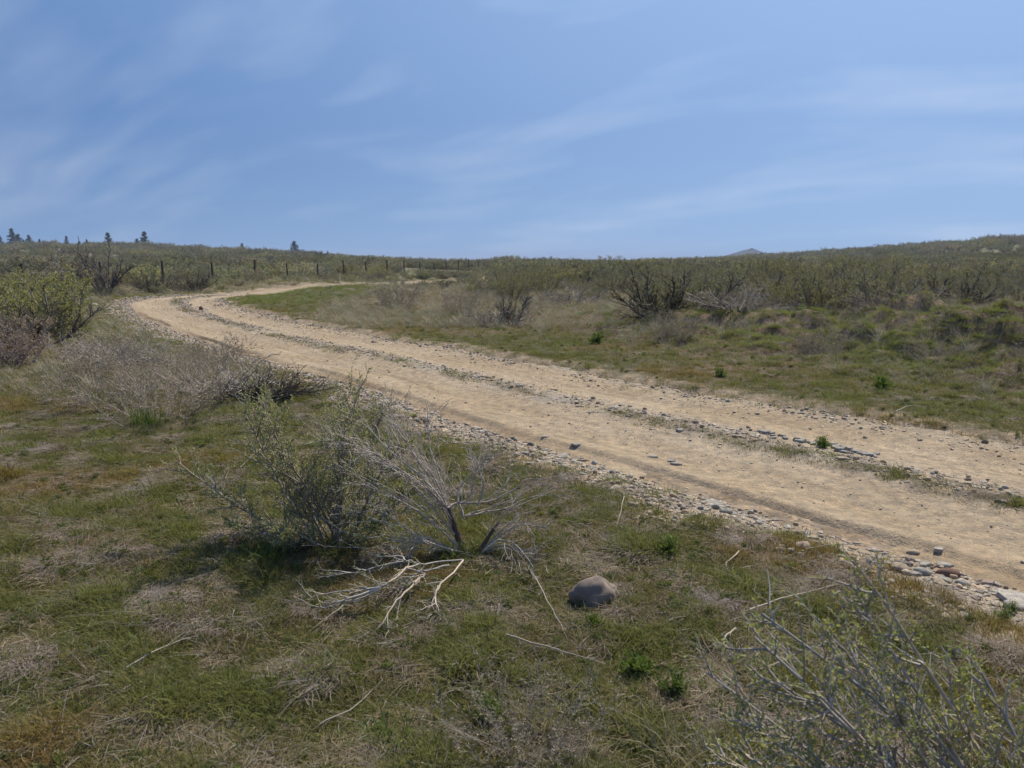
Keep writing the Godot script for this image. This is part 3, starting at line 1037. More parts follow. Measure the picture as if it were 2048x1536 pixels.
func build_dead_wood() -> void:
	var grey := Color(0.42, 0.375, 0.325)
	var T := {seg = [4, 3], kids = [3.2], bare = [0.2], ratio = [0.5], wob = [0.22, 0.3], up = [0.03, 0.02], sides = [3, 3], thin = 0.0014, bark = grey, leaves = 0, leaf_l = 0.01, leaf_w = 0.005, leaf = grey, floor = 0.006, r = 0.004, chance = 0.85, length = 0.17, rise = -0.05}
	# -- upright dead stems right of the leafy shrub
	rng.seed = 501
	var s := Shape.new()
	var lines := [
		[[0, -.03, 0], [-.07, .19, -.02], [-.09, .25, -.03], [-.18, .40, -.06], [-.31, .58, -.1], [-.36, .70, -.12]],
		[[-.07, .19, 0], [-.16, .33, .02], [-.33, .48, .06], [-.50, .60, .08], [-.64, .64, .1]],
		[[-.09, .25, 0], [-.20, .42, .06], [-.38, .60, .1], [-.50, .74, .12]],
		[[-.09, .25, 0], [-.14, .40, -.1], [-.20, .55, -.16], [-.21, .72, -.2]],
		[[-.02, .02, .02], [-.18, .22, .1], [-.36, .36, .16], [-.55, .46, .2]],
		[[-.02, .02, .02], [-.12, .28, -.08], [-.28, .50, -.16], [-.40, .68, -.2], [-.43, .80, -.22]],
		[[-.05, .10, .02], [-.22, .34, .04], [-.42, .50, 0], [-.6, .56, -.02]],
		[[0, .0, .02], [-.16, .07, .08], [-.36, .11, .12], [-.62, .14, .1]],
		[[0, .0, .04], [-.20, .12, .16], [-.34, .24, .2], [-.46, .32, .2]],
		[[-.12, .06, .06], [-.22, .12, .12], [-.28, .06, .2], [-.34, .03, .26]],
		[[-.09, .25, 0], [-.02, .26, -.06], [.13, .25, -.1], [.28, .31, -.14], [.36, .38, -.12], [.43, .38, -.1]],
		[[0, .20, 0], [.12, .21, -.05], [.26, .22, -.1], [.38, .25, -.14], [.52, .29, -.2]],
		[[.10, -.02, .02], [.15, .09, -.03], [.22, .18, -.08], [.30, .24, -.14], [.44, .26, -.2]],
		[[.08, .24, -.06], [.11, .35, -.1], [.09, .42, -.12], [.13, .52, -.14]],
		[[.02, .22, -.1], [.05, .33, -.14], [.07, .44, -.16], [.06, .49, -.16]],
		[[0, .16, -.08], [-.04, .30, -.12], [.06, .42, -.16], [.13, .50, -.2]],
		[[.1, .0, .04], [.22, .06, .06], [.34, .04, .1], [.46, .02, .12]],
		[[.1, .0, .04], [.2, .1, .1], [.3, .1, .2], [.38, .03, .3]],
		[[.1, .0, .02], [.24, .12, 0], [.36, .16, .02], [.48, .14, .04]],
	]
	stems_from(lines, Vector3.ZERO, 0.0060, s, T)
	var thinner := []
	for l in lines.slice(0, 10) + lines.slice(0, 10) + lines.slice(0, 7) + lines.slice(10):
		var copy := []
		var off := Vector3(rng.randfn(0, 0.05), rng.randfn(0, 0.03), rng.randfn(0, 0.08))
		for k in l.size():
			var w: float = float(k) / (l.size() - 1)
			copy.append([l[k][0] + off.x * w * 1.6, max(0.0, l[k][1] + off.y * w), l[k][2] + off.z * w])
		thinner.append(copy)
	stems_from(thinner, Vector3.ZERO, 0.0032, s, T)
	# the split reddish trunk that carries them
	var o := thing("dead_shrub", Vector3(-0.27, surface_h(-0.27, -4.1), -4.1))
	var red := Shape.new()
	red.tube(PackedVector3Array([Vector3(0.02, -0.04, 0.01), Vector3(-0.03, 0.08, 0), Vector3(-0.07, 0.19, -0.02), Vector3(-0.10, 0.27, -0.03)]), 0.021, 0.010, 7, Color(0.135, 0.085, 0.065))
	red.tube(PackedVector3Array([Vector3(0.06, -0.04, 0.03), Vector3(0.12, 0.05, 0.0), Vector3(0.19, 0.14, -0.06)]), 0.016, 0.009, 6, Color(0.11, 0.085, 0.07))
	part("trunk", red.mesh(), mats.wood, o)
	part("stems", s.mesh(), mats.wood, o)
	tag(o, "broken dead grey stems fanning from a reddish trunk, right of the leafy shrub", "dead shrub")
	# -- the torn-off branch on the grass in front
	rng.seed = 503
	s = Shape.new()
	var lf := Shape.new()
	var T2 := T.duplicate()
	T2.leaves = 5
	T2.leaf = Color(0.23, 0.26, 0.09)
	T2.chance = 0.8
	T2.length = 0.13
	T2.bark = Color(0.40, 0.355, 0.305)
	var lying := [
		[[-0.26, 0.03, -3.85], [-0.4, 0.05, -3.78], [-0.46, 0.08, -3.67], [-0.51, 0.08, -3.72], [-0.54, 0.09, -3.69], [-0.66, 0.1, -3.61], [-0.74, 0.09, -3.55], [-0.85, 0.07, -3.59]],
		[[-0.54, 0.09, -3.69], [-0.56, 0.1, -3.73], [-0.62, 0.1, -3.73], [-0.7, 0.08, -3.78], [-0.76, 0.05, -3.91]],
		[[-0.46, 0.08, -3.67], [-0.52, 0.09, -3.6], [-0.59, 0.08, -3.44], [-0.68, 0.05, -3.37], [-0.77, 0.03, -3.33]],
		[[-0.26, 0.03, -3.85], [-0.29, 0.06, -3.61], [-0.34, 0.06, -3.48], [-0.36, 0.04, -3.4], [-0.37, 0.02, -3.34]],
		[[-0.52, 0.09, -3.6], [-0.43, 0.07, -3.59], [-0.45, 0.06, -3.55], [-0.52, 0.05, -3.47], [-0.62, 0.03, -3.51]],
		[[-0.32, 0.04, -3.76], [-0.43, 0.06, -3.64], [-0.48, 0.06, -3.6], [-0.55, 0.04, -3.55]],
		[[-0.59, 0.08, -3.44], [-0.66, 0.07, -3.4], [-0.78, 0.05, -3.42], [-0.92, 0.03, -3.42]],
		[[-0.62, 0.07, -3.42], [-0.75, 0.05, -3.35], [-0.85, 0.03, -3.29]],
		[[-0.45, 0.06, -3.55], [-0.5, 0.06, -3.38], [-0.54, 0.05, -3.27], [-0.57, 0.02, -3.14]],
		[[-0.35, 0.05, -3.48], [-0.36, 0.03, -3.39], [-0.33, 0.02, -3.27]],
	]
	stems_from(lying, Vector3(-0.5, 0, -3.6), 0.0068, s, T2, lf)
	o = thing("broken_branch", Vector3(-0.5, surface_h(-0.5, -3.6) + 0.005, -3.6))
	part("twigs", s.mesh(), mats.wood, o)
	part("foliage", lf.mesh(), mats.leaf, o)
	tag(o, "torn-off pale branch lying on the grass in front of the dead stems", "branch")
	# -- heaps of fallen grey brush at the left
	for a in [
		[511, -3.55, -9.25, 0.95, "heap of fallen dead grey branches on the left grass near the road", Color(0.37, 0.33, 0.285), 0.015],
		[512, -2.95, -8.85, 0.6, "dark fallen limb at the right end of the grey branch heap", Color(0.18, 0.155, 0.13), 0.018],
		[513, -5.9, -11.6, 0.9, "grey fallen brush behind the branch heap, nearer the left shrubs", Color(0.36, 0.325, 0.285), 0.014],
		[514, -7.0, -12.8, 0.85, "grey dead brush at the foot of the left yellow-green shrubs", Color(0.34, 0.305, 0.265), 0.014],
	]:
		rng.seed = a[0]
		var H := T.duplicate()
		H.bark = a[5]
		H.chance = 0.8
		H.length = 0.34
		H.rise = 0.35
		H.kids = [3.0]
		H.thin = 0.0030
		s = Shape.new()
		var ls := []
		for k in 24:
			var b := rng.randf() * TAU if a[0] != 512 else rng.randfn(0.1, 0.5)
			var c: Vector3 = Vector3(rng.randfn(0, 0.34), 0, rng.randfn(0, 0.2)) * a[3]
			var l: float = a[3] * rng.randf_range(0.5, 1.0)
			var y0 := rng.randf_range(0.01, 0.10)
			var dv := Vector3(cos(b), rng.randf_range(0.0, 0.22), sin(b) * 0.7)
			var l3 := []
			for j in 4:
				var q: Vector3 = c + dv * (l * (j / 3.0 - 0.4))
				l3.append([q.x, max(0.01, y0 + q.y + rng.randfn(0, 0.02)), q.z])
			ls.append(l3)
		stems_from(ls, Vector3.ZERO, a[6], s, H)
		o = thing("fallen_brush", Vector3(a[1], surface_h(a[1], a[2]), a[2]))
		part("branches", s.mesh(), mats.wood, o)
		tag(o, a[4], "dead branches")
	# -- last year's weed shrubs with seed heads
	var W := {seg = [6, 4, 3], kids = [8.0, 5.0], bare = [0.25, 0.2], ratio = [0.42, 0.45], wob = [0.12, 0.2, 0.25], up = [0.03, 0.04, 0.02], sides = [3, 3, 3], thin = 0.0013, bark = Color(0.32, 0.28, 0.235), leaves = 3, leaf_l = 0.012, leaf_w = 0.010, leaf = Color(0.42, 0.36, 0.27), floor = 0.01, r = 0.004}
	var W2 := W.duplicate()
	W2.thin = 0.0022
	W2.leaf_l = 0.018
	W2.leaf_w = 0.014
	var weed := bush(521, 0.55, 30, W, 1.05, Vector3.ZERO, 0.4)
	var weed2 := bush(522, 0.6, 24, W2, 1.0, Vector3.ZERO, 0.35)
	for a in [
		[weed, -3.55, -7.75, 0.0, 1.0, "dry beige weed thicket with seed heads before the branch heap"],
		[weed, -4.5, -8.3, 1.3, 0.9, "dry weed thicket left of the one before the branch heap"],
		[weed, -4.35, -9.9, 2.2, 0.85, "dry weed thicket behind the left end of the branch heap"],
		[weed2, -5.6, -10.4, 2.2, 0.9, "dry weed thicket between branch heap and greyish-brown brush"],
		[weed2, -4.4, -11.4, 0.8, 0.8, "sparse dry weeds left of the road shoulder behind the heap"],
		[weed2, 4.9, -12.2, 0.4, 0.75, "dry seed-headed weed bush on the front of the green bank"],
		[weed2, 6.1, -11.0, 1.9, 0.6, "dry grey weeds low on the bank right of the seed-headed bush"],
		[weed2, 3.1, -14.6, 2.9, 0.8, "dry pale weeds at the left foot of the green bank"],
		[weed2, 6.9, -10.2, 0.9, 0.55, "dry weeds at the lower right of the bank near the edge"],
		[weed2, -3.8, -25.5, 0.9, 1.4, "tall dry weeds in the pale grass inside the bend"],
		[weed2, -1.5, -23.5, 2.0, 1.3, "dry weed bush left of the small gaunt shrub"],
		[weed, 0.05, -2.35, 0.7, 0.42, "small pale dry weed at the bottom middle foreground"],
	]:
		var p := Vector3(a[1], surface_h(a[1], a[2]) - 0.02, a[2])
		place_bush("dry_weed", a[0], p, a[3], Vector3.ONE * a[4], "wood", "straw", a[5], "", "dry weeds")
	# -- loose sticks
	var sticks := [
		[[[1.06, 0.025, -3.28], [1.25, 0.03, -3.39], [1.49, 0.025, -3.52], [1.84, 0.03, -3.73]], 0.0055, "long pale stick slanting across the grass right of the boulder"],
		[[[-0.03, 0.05, -3.02], [0.14, 0.03, -2.95], [0.25, 0.03, -2.88], [0.37, 0.03, -2.81]], 0.0045, "pale branching stick on the grass below the boulder"],
		[[[0.76, 0.03, -5.02], [0.69, 0.02, -4.69], [0.62, 0.02, -4.38]], 0.004, "straight pale straw near the sandy road margin"],
		[[[1.24, 0.015, -4.01], [1.17, 0.02, -3.89], [1.11, 0.015, -3.82]], 0.006, "short bleached stick in the grass above the long pale stick"],
		[[[0.1, 0.06, -3.7], [0.15, 0.03, -3.51], [0.2, 0.02, -3.29], [0.24, 0.02, -3.06]], 0.004, "thin pale stem left of the boulder pointing at the viewer"],
		[[[1.61, 0.02, -4.01], [1.81, 0.03, -4.06], [1.98, 0.02, -4.03]], 0.004, "pale stem beside the pinkish flat stone at the road margin"],
		[[[0.73, 0.012, -3.89], [0.94, 0.02, -3.88], [1.11, 0.012, -3.9]], 0.003, "thin dark straw lying level in the grass behind the boulder"],
		[[[-0.4, 0.02, -6.42], [-0.3, 0.03, -6.46], [-0.17, 0.02, -6.46]], 0.006, "short pale stick on the grass between dead stems and road"],
		[[[0.97, 0.02, -3.13], [0.91, 0.03, -3.05], [0.88, 0.02, -2.99]], 0.006, "stubby weathered stick below the long pale stick"],
		[[[0.81, 0.02, -3.1], [0.81, 0.03, -2.95], [0.87, 0.02, -2.58]], 0.003, "thin reddish stem in the grass left of the blurred shrub"],
		[[[-4.27, 0.0, -13.24], [-4.22, 0.05, -13.43], [-4.14, 0.0, -13.67]], 0.025, "bleached chunk of branch lying on the near wheel track"],
		[[[-2.07, 0.02, -5.69], [-2.09, 0.03, -6.23], [-2.06, 0.02, -6.68]], 0.004, "thin straw on the grass left of the leafy shrub"],
		[[[4.02, 0.02, -7.93], [4.28, 0.06, -8.08], [4.38, 0.04, -8.02]], 0.007, "curved pale stick on the far verge near the right edge"],
		[[[2.99, 0.0, -9.53], [3.2, 0.02, -9.42], [3.3, 0.0, -9.13]], 0.007, "pale stick on the far verge at the road's edge"],
		[[[-1.53, 0.02, -2.83], [-1.44, 0.03, -2.99], [-1.31, 0.02, -3.12]], 0.004, "thin straw in the lower left foreground grass"],
		[[[-0.68, 0.03, -2.5], [-0.59, 0.04, -2.57], [-0.51, 0.03, -2.77]], 0.004, "pale straw near the bottom edge left of the dry weed"],
	]
	for k in sticks.size():
		rng.seed = 540 + k
		var a: Array = sticks[k]
		var first: Array = a[0][0]
		var g := surface_h(first[0], first[2])
		s = Shape.new()
		var S := T.duplicate()
		S.bark = Color(0.38, 0.335, 0.275) if k != 6 and k != 9 else Color(0.2, 0.13, 0.1)
		S.chance = 0.10 if k != 1 else 0.5
		S.length = 0.12
		stems_from([a[0]], Vector3(first[0], 0.0, first[2]), a[1], s, S)
		var m := part("stick", s.mesh(), mats.wood, self)
		m.position = Vector3(first[0], g, first[2])
		tag(m, a[2], "stick")

func stone_material(key: String, c: Color, tile: Array) -> StandardMaterial3D:
	var m := textured(key, tile, 0.3, 0.35, 0.85)
	m.albedo_color = Color(min(1.0, c.r * 1.28), min(1.0, c.g * 1.28), min(1.0, c.b * 1.28)).linear_to_srgb()
	return m

func put_stone(called: String, m: Mesh, key: String, x: float, z: float, size: Vector3, turn: float, sink: float, label: String, group := "", category := "stone") -> void:
	var o := part(called, m, mats[key], self)
	o.position = Vector3(x, surface_h(x, z) - sink, z)
	o.rotation = Vector3(rng.randf_range(-0.08, 0.08), turn, rng.randf_range(-0.08, 0.08))
	o.scale = size
	tag(o, label, category, group)

func build_stones(tile: Array) -> void:
	stone_material("stone_grey", Color(0.39, 0.355, 0.305), tile)
	stone_material("stone_blue", Color(0.345, 0.325, 0.295), tile)
	stone_material("stone_green", Color(0.375, 0.36, 0.30), tile)
	stone_material("stone_tan", Color(0.42, 0.345, 0.25), tile)
	stone_material("stone_pink", Color(0.40, 0.31, 0.255), tile)
	stone_material("stone_red", Color(0.20, 0.125, 0.095), tile)
	stone_material("stone_pale", Color(0.50, 0.455, 0.385), tile)
	stone_material("stone_dark", Color(0.17, 0.15, 0.135), tile)
	stone_material("stone_boulder", Color(0.29, 0.235, 0.19), tile)
	var slates := []
	for k in 9:
		slates.append(slate(700 + k))
	var cobbles := []
	for k in 4:
		cobbles.append(cobble(720 + k, 0.5, 0.35))
	# the boulder in the grass
	rng.seed = 730
	var b := cobble(764, 0.95, 0.62, 28, 20, 0.34)
	var o := part("boulder", b, mats.stone_boulder, self)
	o.position = Vector3(0.405, surface_h(0.405, -3.5) - 0.015, -3.5)
	o.rotation = Vector3(0.1, 0.35, -0.12)
	o.scale = Vector3(0.235, 0.21, 0.21)
	tag(o, "rounded brown boulder half sunk in the foreground grass", "boulder")
	# stones that can be told apart
	for a in [
		[1.39, -5.14, 0.184, "stone_green", 0, "largest flat grey-green slate on the near road shoulder"],
		[1.53, -4.99, 0.092, "stone_grey", 1, "grey slate just right of the largest shoulder slate"],
		[1.74, -4.66, 0.075, "stone_grey", 2, "rightmost of three flat grey stones in a row on the shoulder"],
		[1.68, -4.70, 0.068, "stone_green", 3, "middle one of three flat grey stones in a row"],
		[1.61, -4.76, 0.061, "stone_blue", 4, "leftmost of three flat grey stones in a row"],
		[2.36, -3.95, 0.12, "stone_red", -1, "dark reddish rounded cobble on the shoulder at right"],
		[2.10, -3.96, 0.105, "stone_tan", -2, "tan rounded cobble left of the grey-green cobble"],
		[2.20, -3.92, 0.095, "stone_green", -3, "grey-green cobble between the tan and reddish cobbles"],
		[1.62, -4.09, 0.097, "stone_pink", -4, "pinkish flat stone at the grassy edge of the shoulder"],
		[2.17, -4.07, 0.114, "stone_dark", 5, "dark slate tilted behind the tan cobble"],
		[2.35, -4.30, 0.074, "stone_tan", -1, "small tan cobble behind the reddish cobble"],
		[2.50, -4.30, 0.081, "stone_pale", 6, "pale flat stone right of the small tan cobble"],
		[2.43, -4.12, 0.111, "stone_green", 7, "flat grey-green slate just behind the reddish cobble"],
		[2.13, -4.33, 0.106, "stone_pink", 8, "pinkish slab at the back of the cobble group"],
		[2.03, -4.20, 0.096, "stone_tan", 0, "angular tan slab left of the cobble group"],
		[2.46, -3.55, 0.222, "stone_pale", 1, "large pale slab at the right edge of the photograph"],
		[2.40, -3.47, 0.10, "stone_grey", -2, "grey stone leaning under the large pale slab"],
		[2.34, -3.79, 0.074, "stone_pale", -3, "pale cobble in front of the reddish cobble"],
		[2.55, -3.84, 0.076, "stone_grey", 4, "grey slate between reddish cobble and large pale slab"],
		[1.36, -6.22, 0.111, "stone_grey", 5, "upper slate of the little stack beside the near track"],
		[1.35, -6.34, 0.104, "stone_blue", 6, "slate behind the little stack beside the near track"],
		[1.21, -6.48, 0.132, "stone_grey", 7, "flat slate at the near track's edge left of the stack"],
		[0.31, -7.09, 0.076, "stone_pale", 8, "pale chip on the shoulder behind the dead stems"],
		[0.58, -6.78, 0.10, "stone_grey", 0, "grey slate on the shoulder left of the slate at the track"],
		[1.63, -7.31, 0.129, "stone_blue", 2, "blue-grey slate lying in the middle of the near track"],
		[0.15, -6.09, 0.115, "stone_pale", 3, "pale stone where the grass meets the shoulder"],
	]:
		rng.seed = int(a[2] * 1000.0) + a[4] * 7 + 50
		var round_: bool = a[4] < 0
		put_stone("stone", cobbles[-a[4] - 1] if round_ else slates[a[4]], a[3], a[0], a[1], Vector3(a[2], a[2] * (1.0 if round_ else 0.9), a[2]), rng.randf_range(-0.5, 0.5), -a[2] * 0.10 if round_ else 0.0, a[5])
	rng.seed = 741
	put_stone("stone", cobbles[2], "stone_red", -10.28, -25.53, Vector3(0.14, 0.34, 0.12), 0.3, -0.05, "small upright dark red rock on the road's middle strip")
	put_stone("stone", cobbles[1], "stone_pale", -10.35, -26.2, Vector3(0.2, 0.2, 0.16), 0.9, 0.0, "pale rock just behind the upright dark red rock")
	put_stone("stone", cobbles[3], "stone_pale", -14.9, -27.6, Vector3(0.22, 0.26, 0.2), 0.9, 0.0, "pale rock beyond the outer edge of the road's bend")
	# slate chips of the shoulder and of the outcrop in the middle strip, each one told apart only by its place
	rng.seed = 750
	var keys := ["stone_grey", "stone_grey", "stone_blue", "stone_green", "stone_tan", "stone_pink", "stone_pale", "stone_tan"]
	var hue_of := {stone_grey = "warm grey", stone_blue = "dull grey", stone_green = "greenish grey", stone_tan = "tan", stone_pink = "pinkish", stone_pale = "pale"}
	for k in 34:
		var u := rng.randf()
		var x: float = lerp(2.38, 3.15, u) + rng.randfn(0, 0.05)
		var z: float = lerp(-7.22, -6.55, u) + rng.randfn(0, 0.09)
		var w := rng.randf_range(0.06, 0.16)
		put_stone("slate_chip", slates[k % 9], keys[k % 4], x, z, Vector3(w, w * 1.1, w * 0.8), rng.randf() * TAU, -0.004, "%s %s slate of the outcrop in the middle strip, %s" % ["larger" if w > 0.11 else "smaller", hue_of[keys[k % 4]], ["left end", "middle", "right end"][int(min(2.0, u * 3.0))]], "%s %s outcrop slates, %s" % ["larger" if w > 0.11 else "smaller", hue_of[keys[k % 4]], ["left end", "middle", "right end"][int(min(2.0, u * 3.0))]])
	for k in 240:
		var s := 1.2 + 14.0 * pow(rng.randf(), 1.3)
		var t: float = rng.randf_range(near_edge(s) - 0.1, -1.64)
		if k % 7 == 0:
			t = rng.randfn(0.05, 0.12)
		var q := road_at(s, t)
		var d := Vector2(q.x, q.y).length()
		var w: float = rng.randf_range(0.035, 0.10) * (0.6 + d / 10.0)
		var stretch: String = "by the right edge" if s < 3.2 else "near the cobbles" if s < 5.2 else "beyond the boulder" if s < 8.0 else "behind the dead stems" if s < 11.0 else "behind the leafy shrub"
		var place: String = ("on the near shoulder " if t < -1.0 else "on the middle strip ") + stretch
		var key: String = keys[rng.randi() % 8]
		var big: String = "broad" if w > 0.085 else "small"
		var flat_one := rng.randf() < 0.9
		var kind: String = "flat slate chip" if flat_one else "rounded pebble"
		var says := "%s %s %s %s" % [big, hue_of[key], kind, place]
		if flat_one:
			put_stone("slate_chip", slates[rng.randi() % 9], key, q.x, q.y, Vector3(w, w * 0.9, w * rng.randf_range(0.6, 1.0)), rng.randf() * TAU, 0.0, says, says.replace("chip", "chips"))
		else:
			put_stone("pebble", cobbles[rng.randi() % 4], key, q.x, q.y, Vector3(w, w, w) * 0.8, rng.randf() * TAU, -w * 0.1, says, says.replace("pebble", "pebbles"))

func road_at(s: float, t: float) -> Vector2:
	var at := 0
	while at < road_s.size() - 2 and road_s[at + 1] < s:
		at += 1
	var f: float = clamp((s - road_s[at]) / max(0.001, road_s[at + 1] - road_s[at]), 0.0, 1.0)
	var d: Vector2 = (road_p[at + 1] - road_p[at]).normalized()
	return road_p[at].lerp(road_p[at + 1], f) + Vector2(-d.y, d.x) * t

func build_gravel() -> void:
	rng.seed = 800
	var sc := [Scatter.new(), Scatter.new(), Scatter.new()]
	var chip := [slate(811), slate(812), cobble(813, 0.7, 0.4, 6, 4)]
	var hue := [Color(0.38, 0.335, 0.275), Color(0.36, 0.325, 0.275), Color(0.46, 0.37, 0.27), Color(0.52, 0.45, 0.355), Color(0.43, 0.345, 0.255), Color(0.28, 0.23, 0.185)]
	for k in 120000:
		var s := 0.8 + 44.0 * pow(rng.randf(), 2.0)
		var u := rng.randf()
		var t := 0.0
		if u < 0.64:
			t = lerp(near_edge(s) - 0.35, -1.60, rng.randf())
		elif u < 0.80:
			t = rng.randfn(0.06, 0.16)
		elif u < 0.90:
			t = far_edge(s) - abs(rng.randfn(0.0, 0.25))
		else:
			t = rng.randf_range(-1.3, 1.6)
		var patch := noise_b.get_noise_2d(s * 1.3, t * 2.0 + 200.0)
		if rng.randf() > 0.72 + 1.2 * patch:
			continue
		var q := road_at(s, t)
		var d := Vector2(q.x, q.y).length()
		var w := 0.009 + 0.062 * pow(rng.randf(), 2.6)
		w *= 0.75 + d / 40.0
		if u >= 0.90:
			w *= 0.55
		var y := surface_h(q.x, q.y)
		var i: int = [0, 1, 0, 1, 0, 1, 2][rng.randi() % 7]
		var c: Color = shade(hue[rng.randi() % 6], 0.25)
		sc[i].put(Vector3(q.x, y + (0.15 * w if i == 2 else 0.0), q.y), rng.randf() * TAU, Vector3(w, w * rng.randf_range(0.7, 1.2), w * rng.randf_range(0.6, 1.0)), Vector2(rng.randfn(0, 0.15), rng.randfn(0, 0.15)), Color(c.r * 1.5, c.g * 1.5, c.b * 1.5))
	var o := stuff("gravel", "grey and tan gravel strewn along the shoulders and middle strip of the road", "gravel")
	for i in 3:
		spread_out("gravel_bits", sc[i], chip[i], mats.gravel, o)

func build_clumps() -> void:
	# single plants that stand out of the turf
	var lush := [tuft(861, 90, 0.06, 0.07, 0.16, 0.0032, 0.6, 0.5, 0.25), tuft(862, 120, 0.09, 0.06, 0.13, 0.0035, 0.8, 0.5, 0.25)]
	var herb := [rosette(865, 46, 0.075, 0.026, 0.7), rosette(866, 40, 0.09, 0.024, 0.9)]
	var straw := tuft(868, 60, 0.07, 0.14, 0.34, 0.0028, 0.7, 0.5, 0.3)
	var one := func(called: String, m: Mesh, x: float, z: float, size: float, c: Color, label: String, category: String) -> void:
		var k := "clump_%s" % c.to_html()
		if not mats.has(k):
			var mt := matte(k, 0.75, 0.9, 0.3)
			mt.albedo_color = Color(c.r * 0.85, c.g * 0.85, c.b * 0.85).linear_to_srgb()
		var o := part(called, m, mats[k], self)
		o.position = Vector3(x, surface_h(x, z), z)
		o.rotation.y = x * 7.0
		o.scale = Vector3.ONE * size
		tag(o, label, category)
	var deep := Color(0.140, 0.200, 0.050)
	var fresh := Color(0.185, 0.240, 0.075)
	var sage := Color(0.21, 0.24, 0.165)
	var dry := Color(0.42, 0.36, 0.26)
	one.call("grass_clump", lush[0], -0.42, -2.42, 1.15, deep, "dense dark-green grass clump at the bottom edge left of middle", "grass clump")
	one.call("herb", herb[1], -0.08, -2.52, 1.2, fresh, "pale green leafy herb at the bottom middle", "herb")
	one.call("herb", herb[0], 0.50, -2.85, 1.5, deep, "bright green leafy patch below and right of the boulder", "herb")
	one.call("herb", herb[1], 0.62, -2.70, 1.3, deep, "green leafy herb left of the blurred corner shrub", "herb")
	one.call("herb", herb[0], 0.85, -4.02, 1.4, fresh, "green herb in the grass behind and right of the boulder", "herb")
	one.call("herb", herb[0], 0.37, -3.22, 0.9, deep, "small green herb at the foot of the boulder", "herb")
	one.call("herb", herb[1], 2.26, -3.32, 0.85, fresh, "green herb growing in the gravel below the cobbles", "herb")
	one.call("herb", herb[1], 2.36, -3.42, 0.6, fresh, "small herb left of the large pale slab", "herb")
	one.call("sage_seedling", herb[1], 1.62, -3.05, 0.8, sage, "small silvery sage seedling behind the blurred shrub", "seedling")
	one.call("sage_seedling", herb[0], 1.78, -2.92, 0.8, sage, "silvery sage seedling nearest the bare gravel patch", "seedling")
	one.call("grass_clump", lush[1], -1.35, -4.0, 1.6, deep, "green grass at the left foot of the leafy shrub", "grass clump")
	one.call("grass_clump", lush[1], -0.30, -4.02, 1.3, fresh, "tall green grass around the dead stems' trunk", "grass clump")
	one.call("grass_clump", lush[0], -3.55, -7.3, 2.2, deep, "green grass clump in front of the dry weed thicket", "grass clump")
	one.call("herb", herb[0], 1.60, -14.6, 3.4, deep, "round green tuft alone on the far verge", "herb")
	one.call("herb", herb[0], 4.55, -9.35, 2.4, deep, "round green tuft at the foot of the bank near the pale stick", "herb")
	one.call("herb", herb[0], 2.9, -10.6, 2.0, fresh, "green tuft on the far verge at the road's edge", "herb")
	one.call("herb", herb[0], 2.78, -6.72, 1.4, deep, "green tuft beside the slate outcrop of the middle strip", "herb")
	one.call("dry_grass_clump", straw, 0.52, -2.28, 1.0, dry, "pale dry grass clump at the bottom edge right of middle", "grass clump")
	one.call("dry_grass_clump", straw, 0.66, -2.22, 1.0, dry, "pale dry grass tuft against the blurred corner shrub", "grass clump")
	one.call("dry_grass_clump", straw, 0.12, -2.45, 0.7, dry, "short pale dry grass beside the leafy herb at bottom middle", "grass clump")

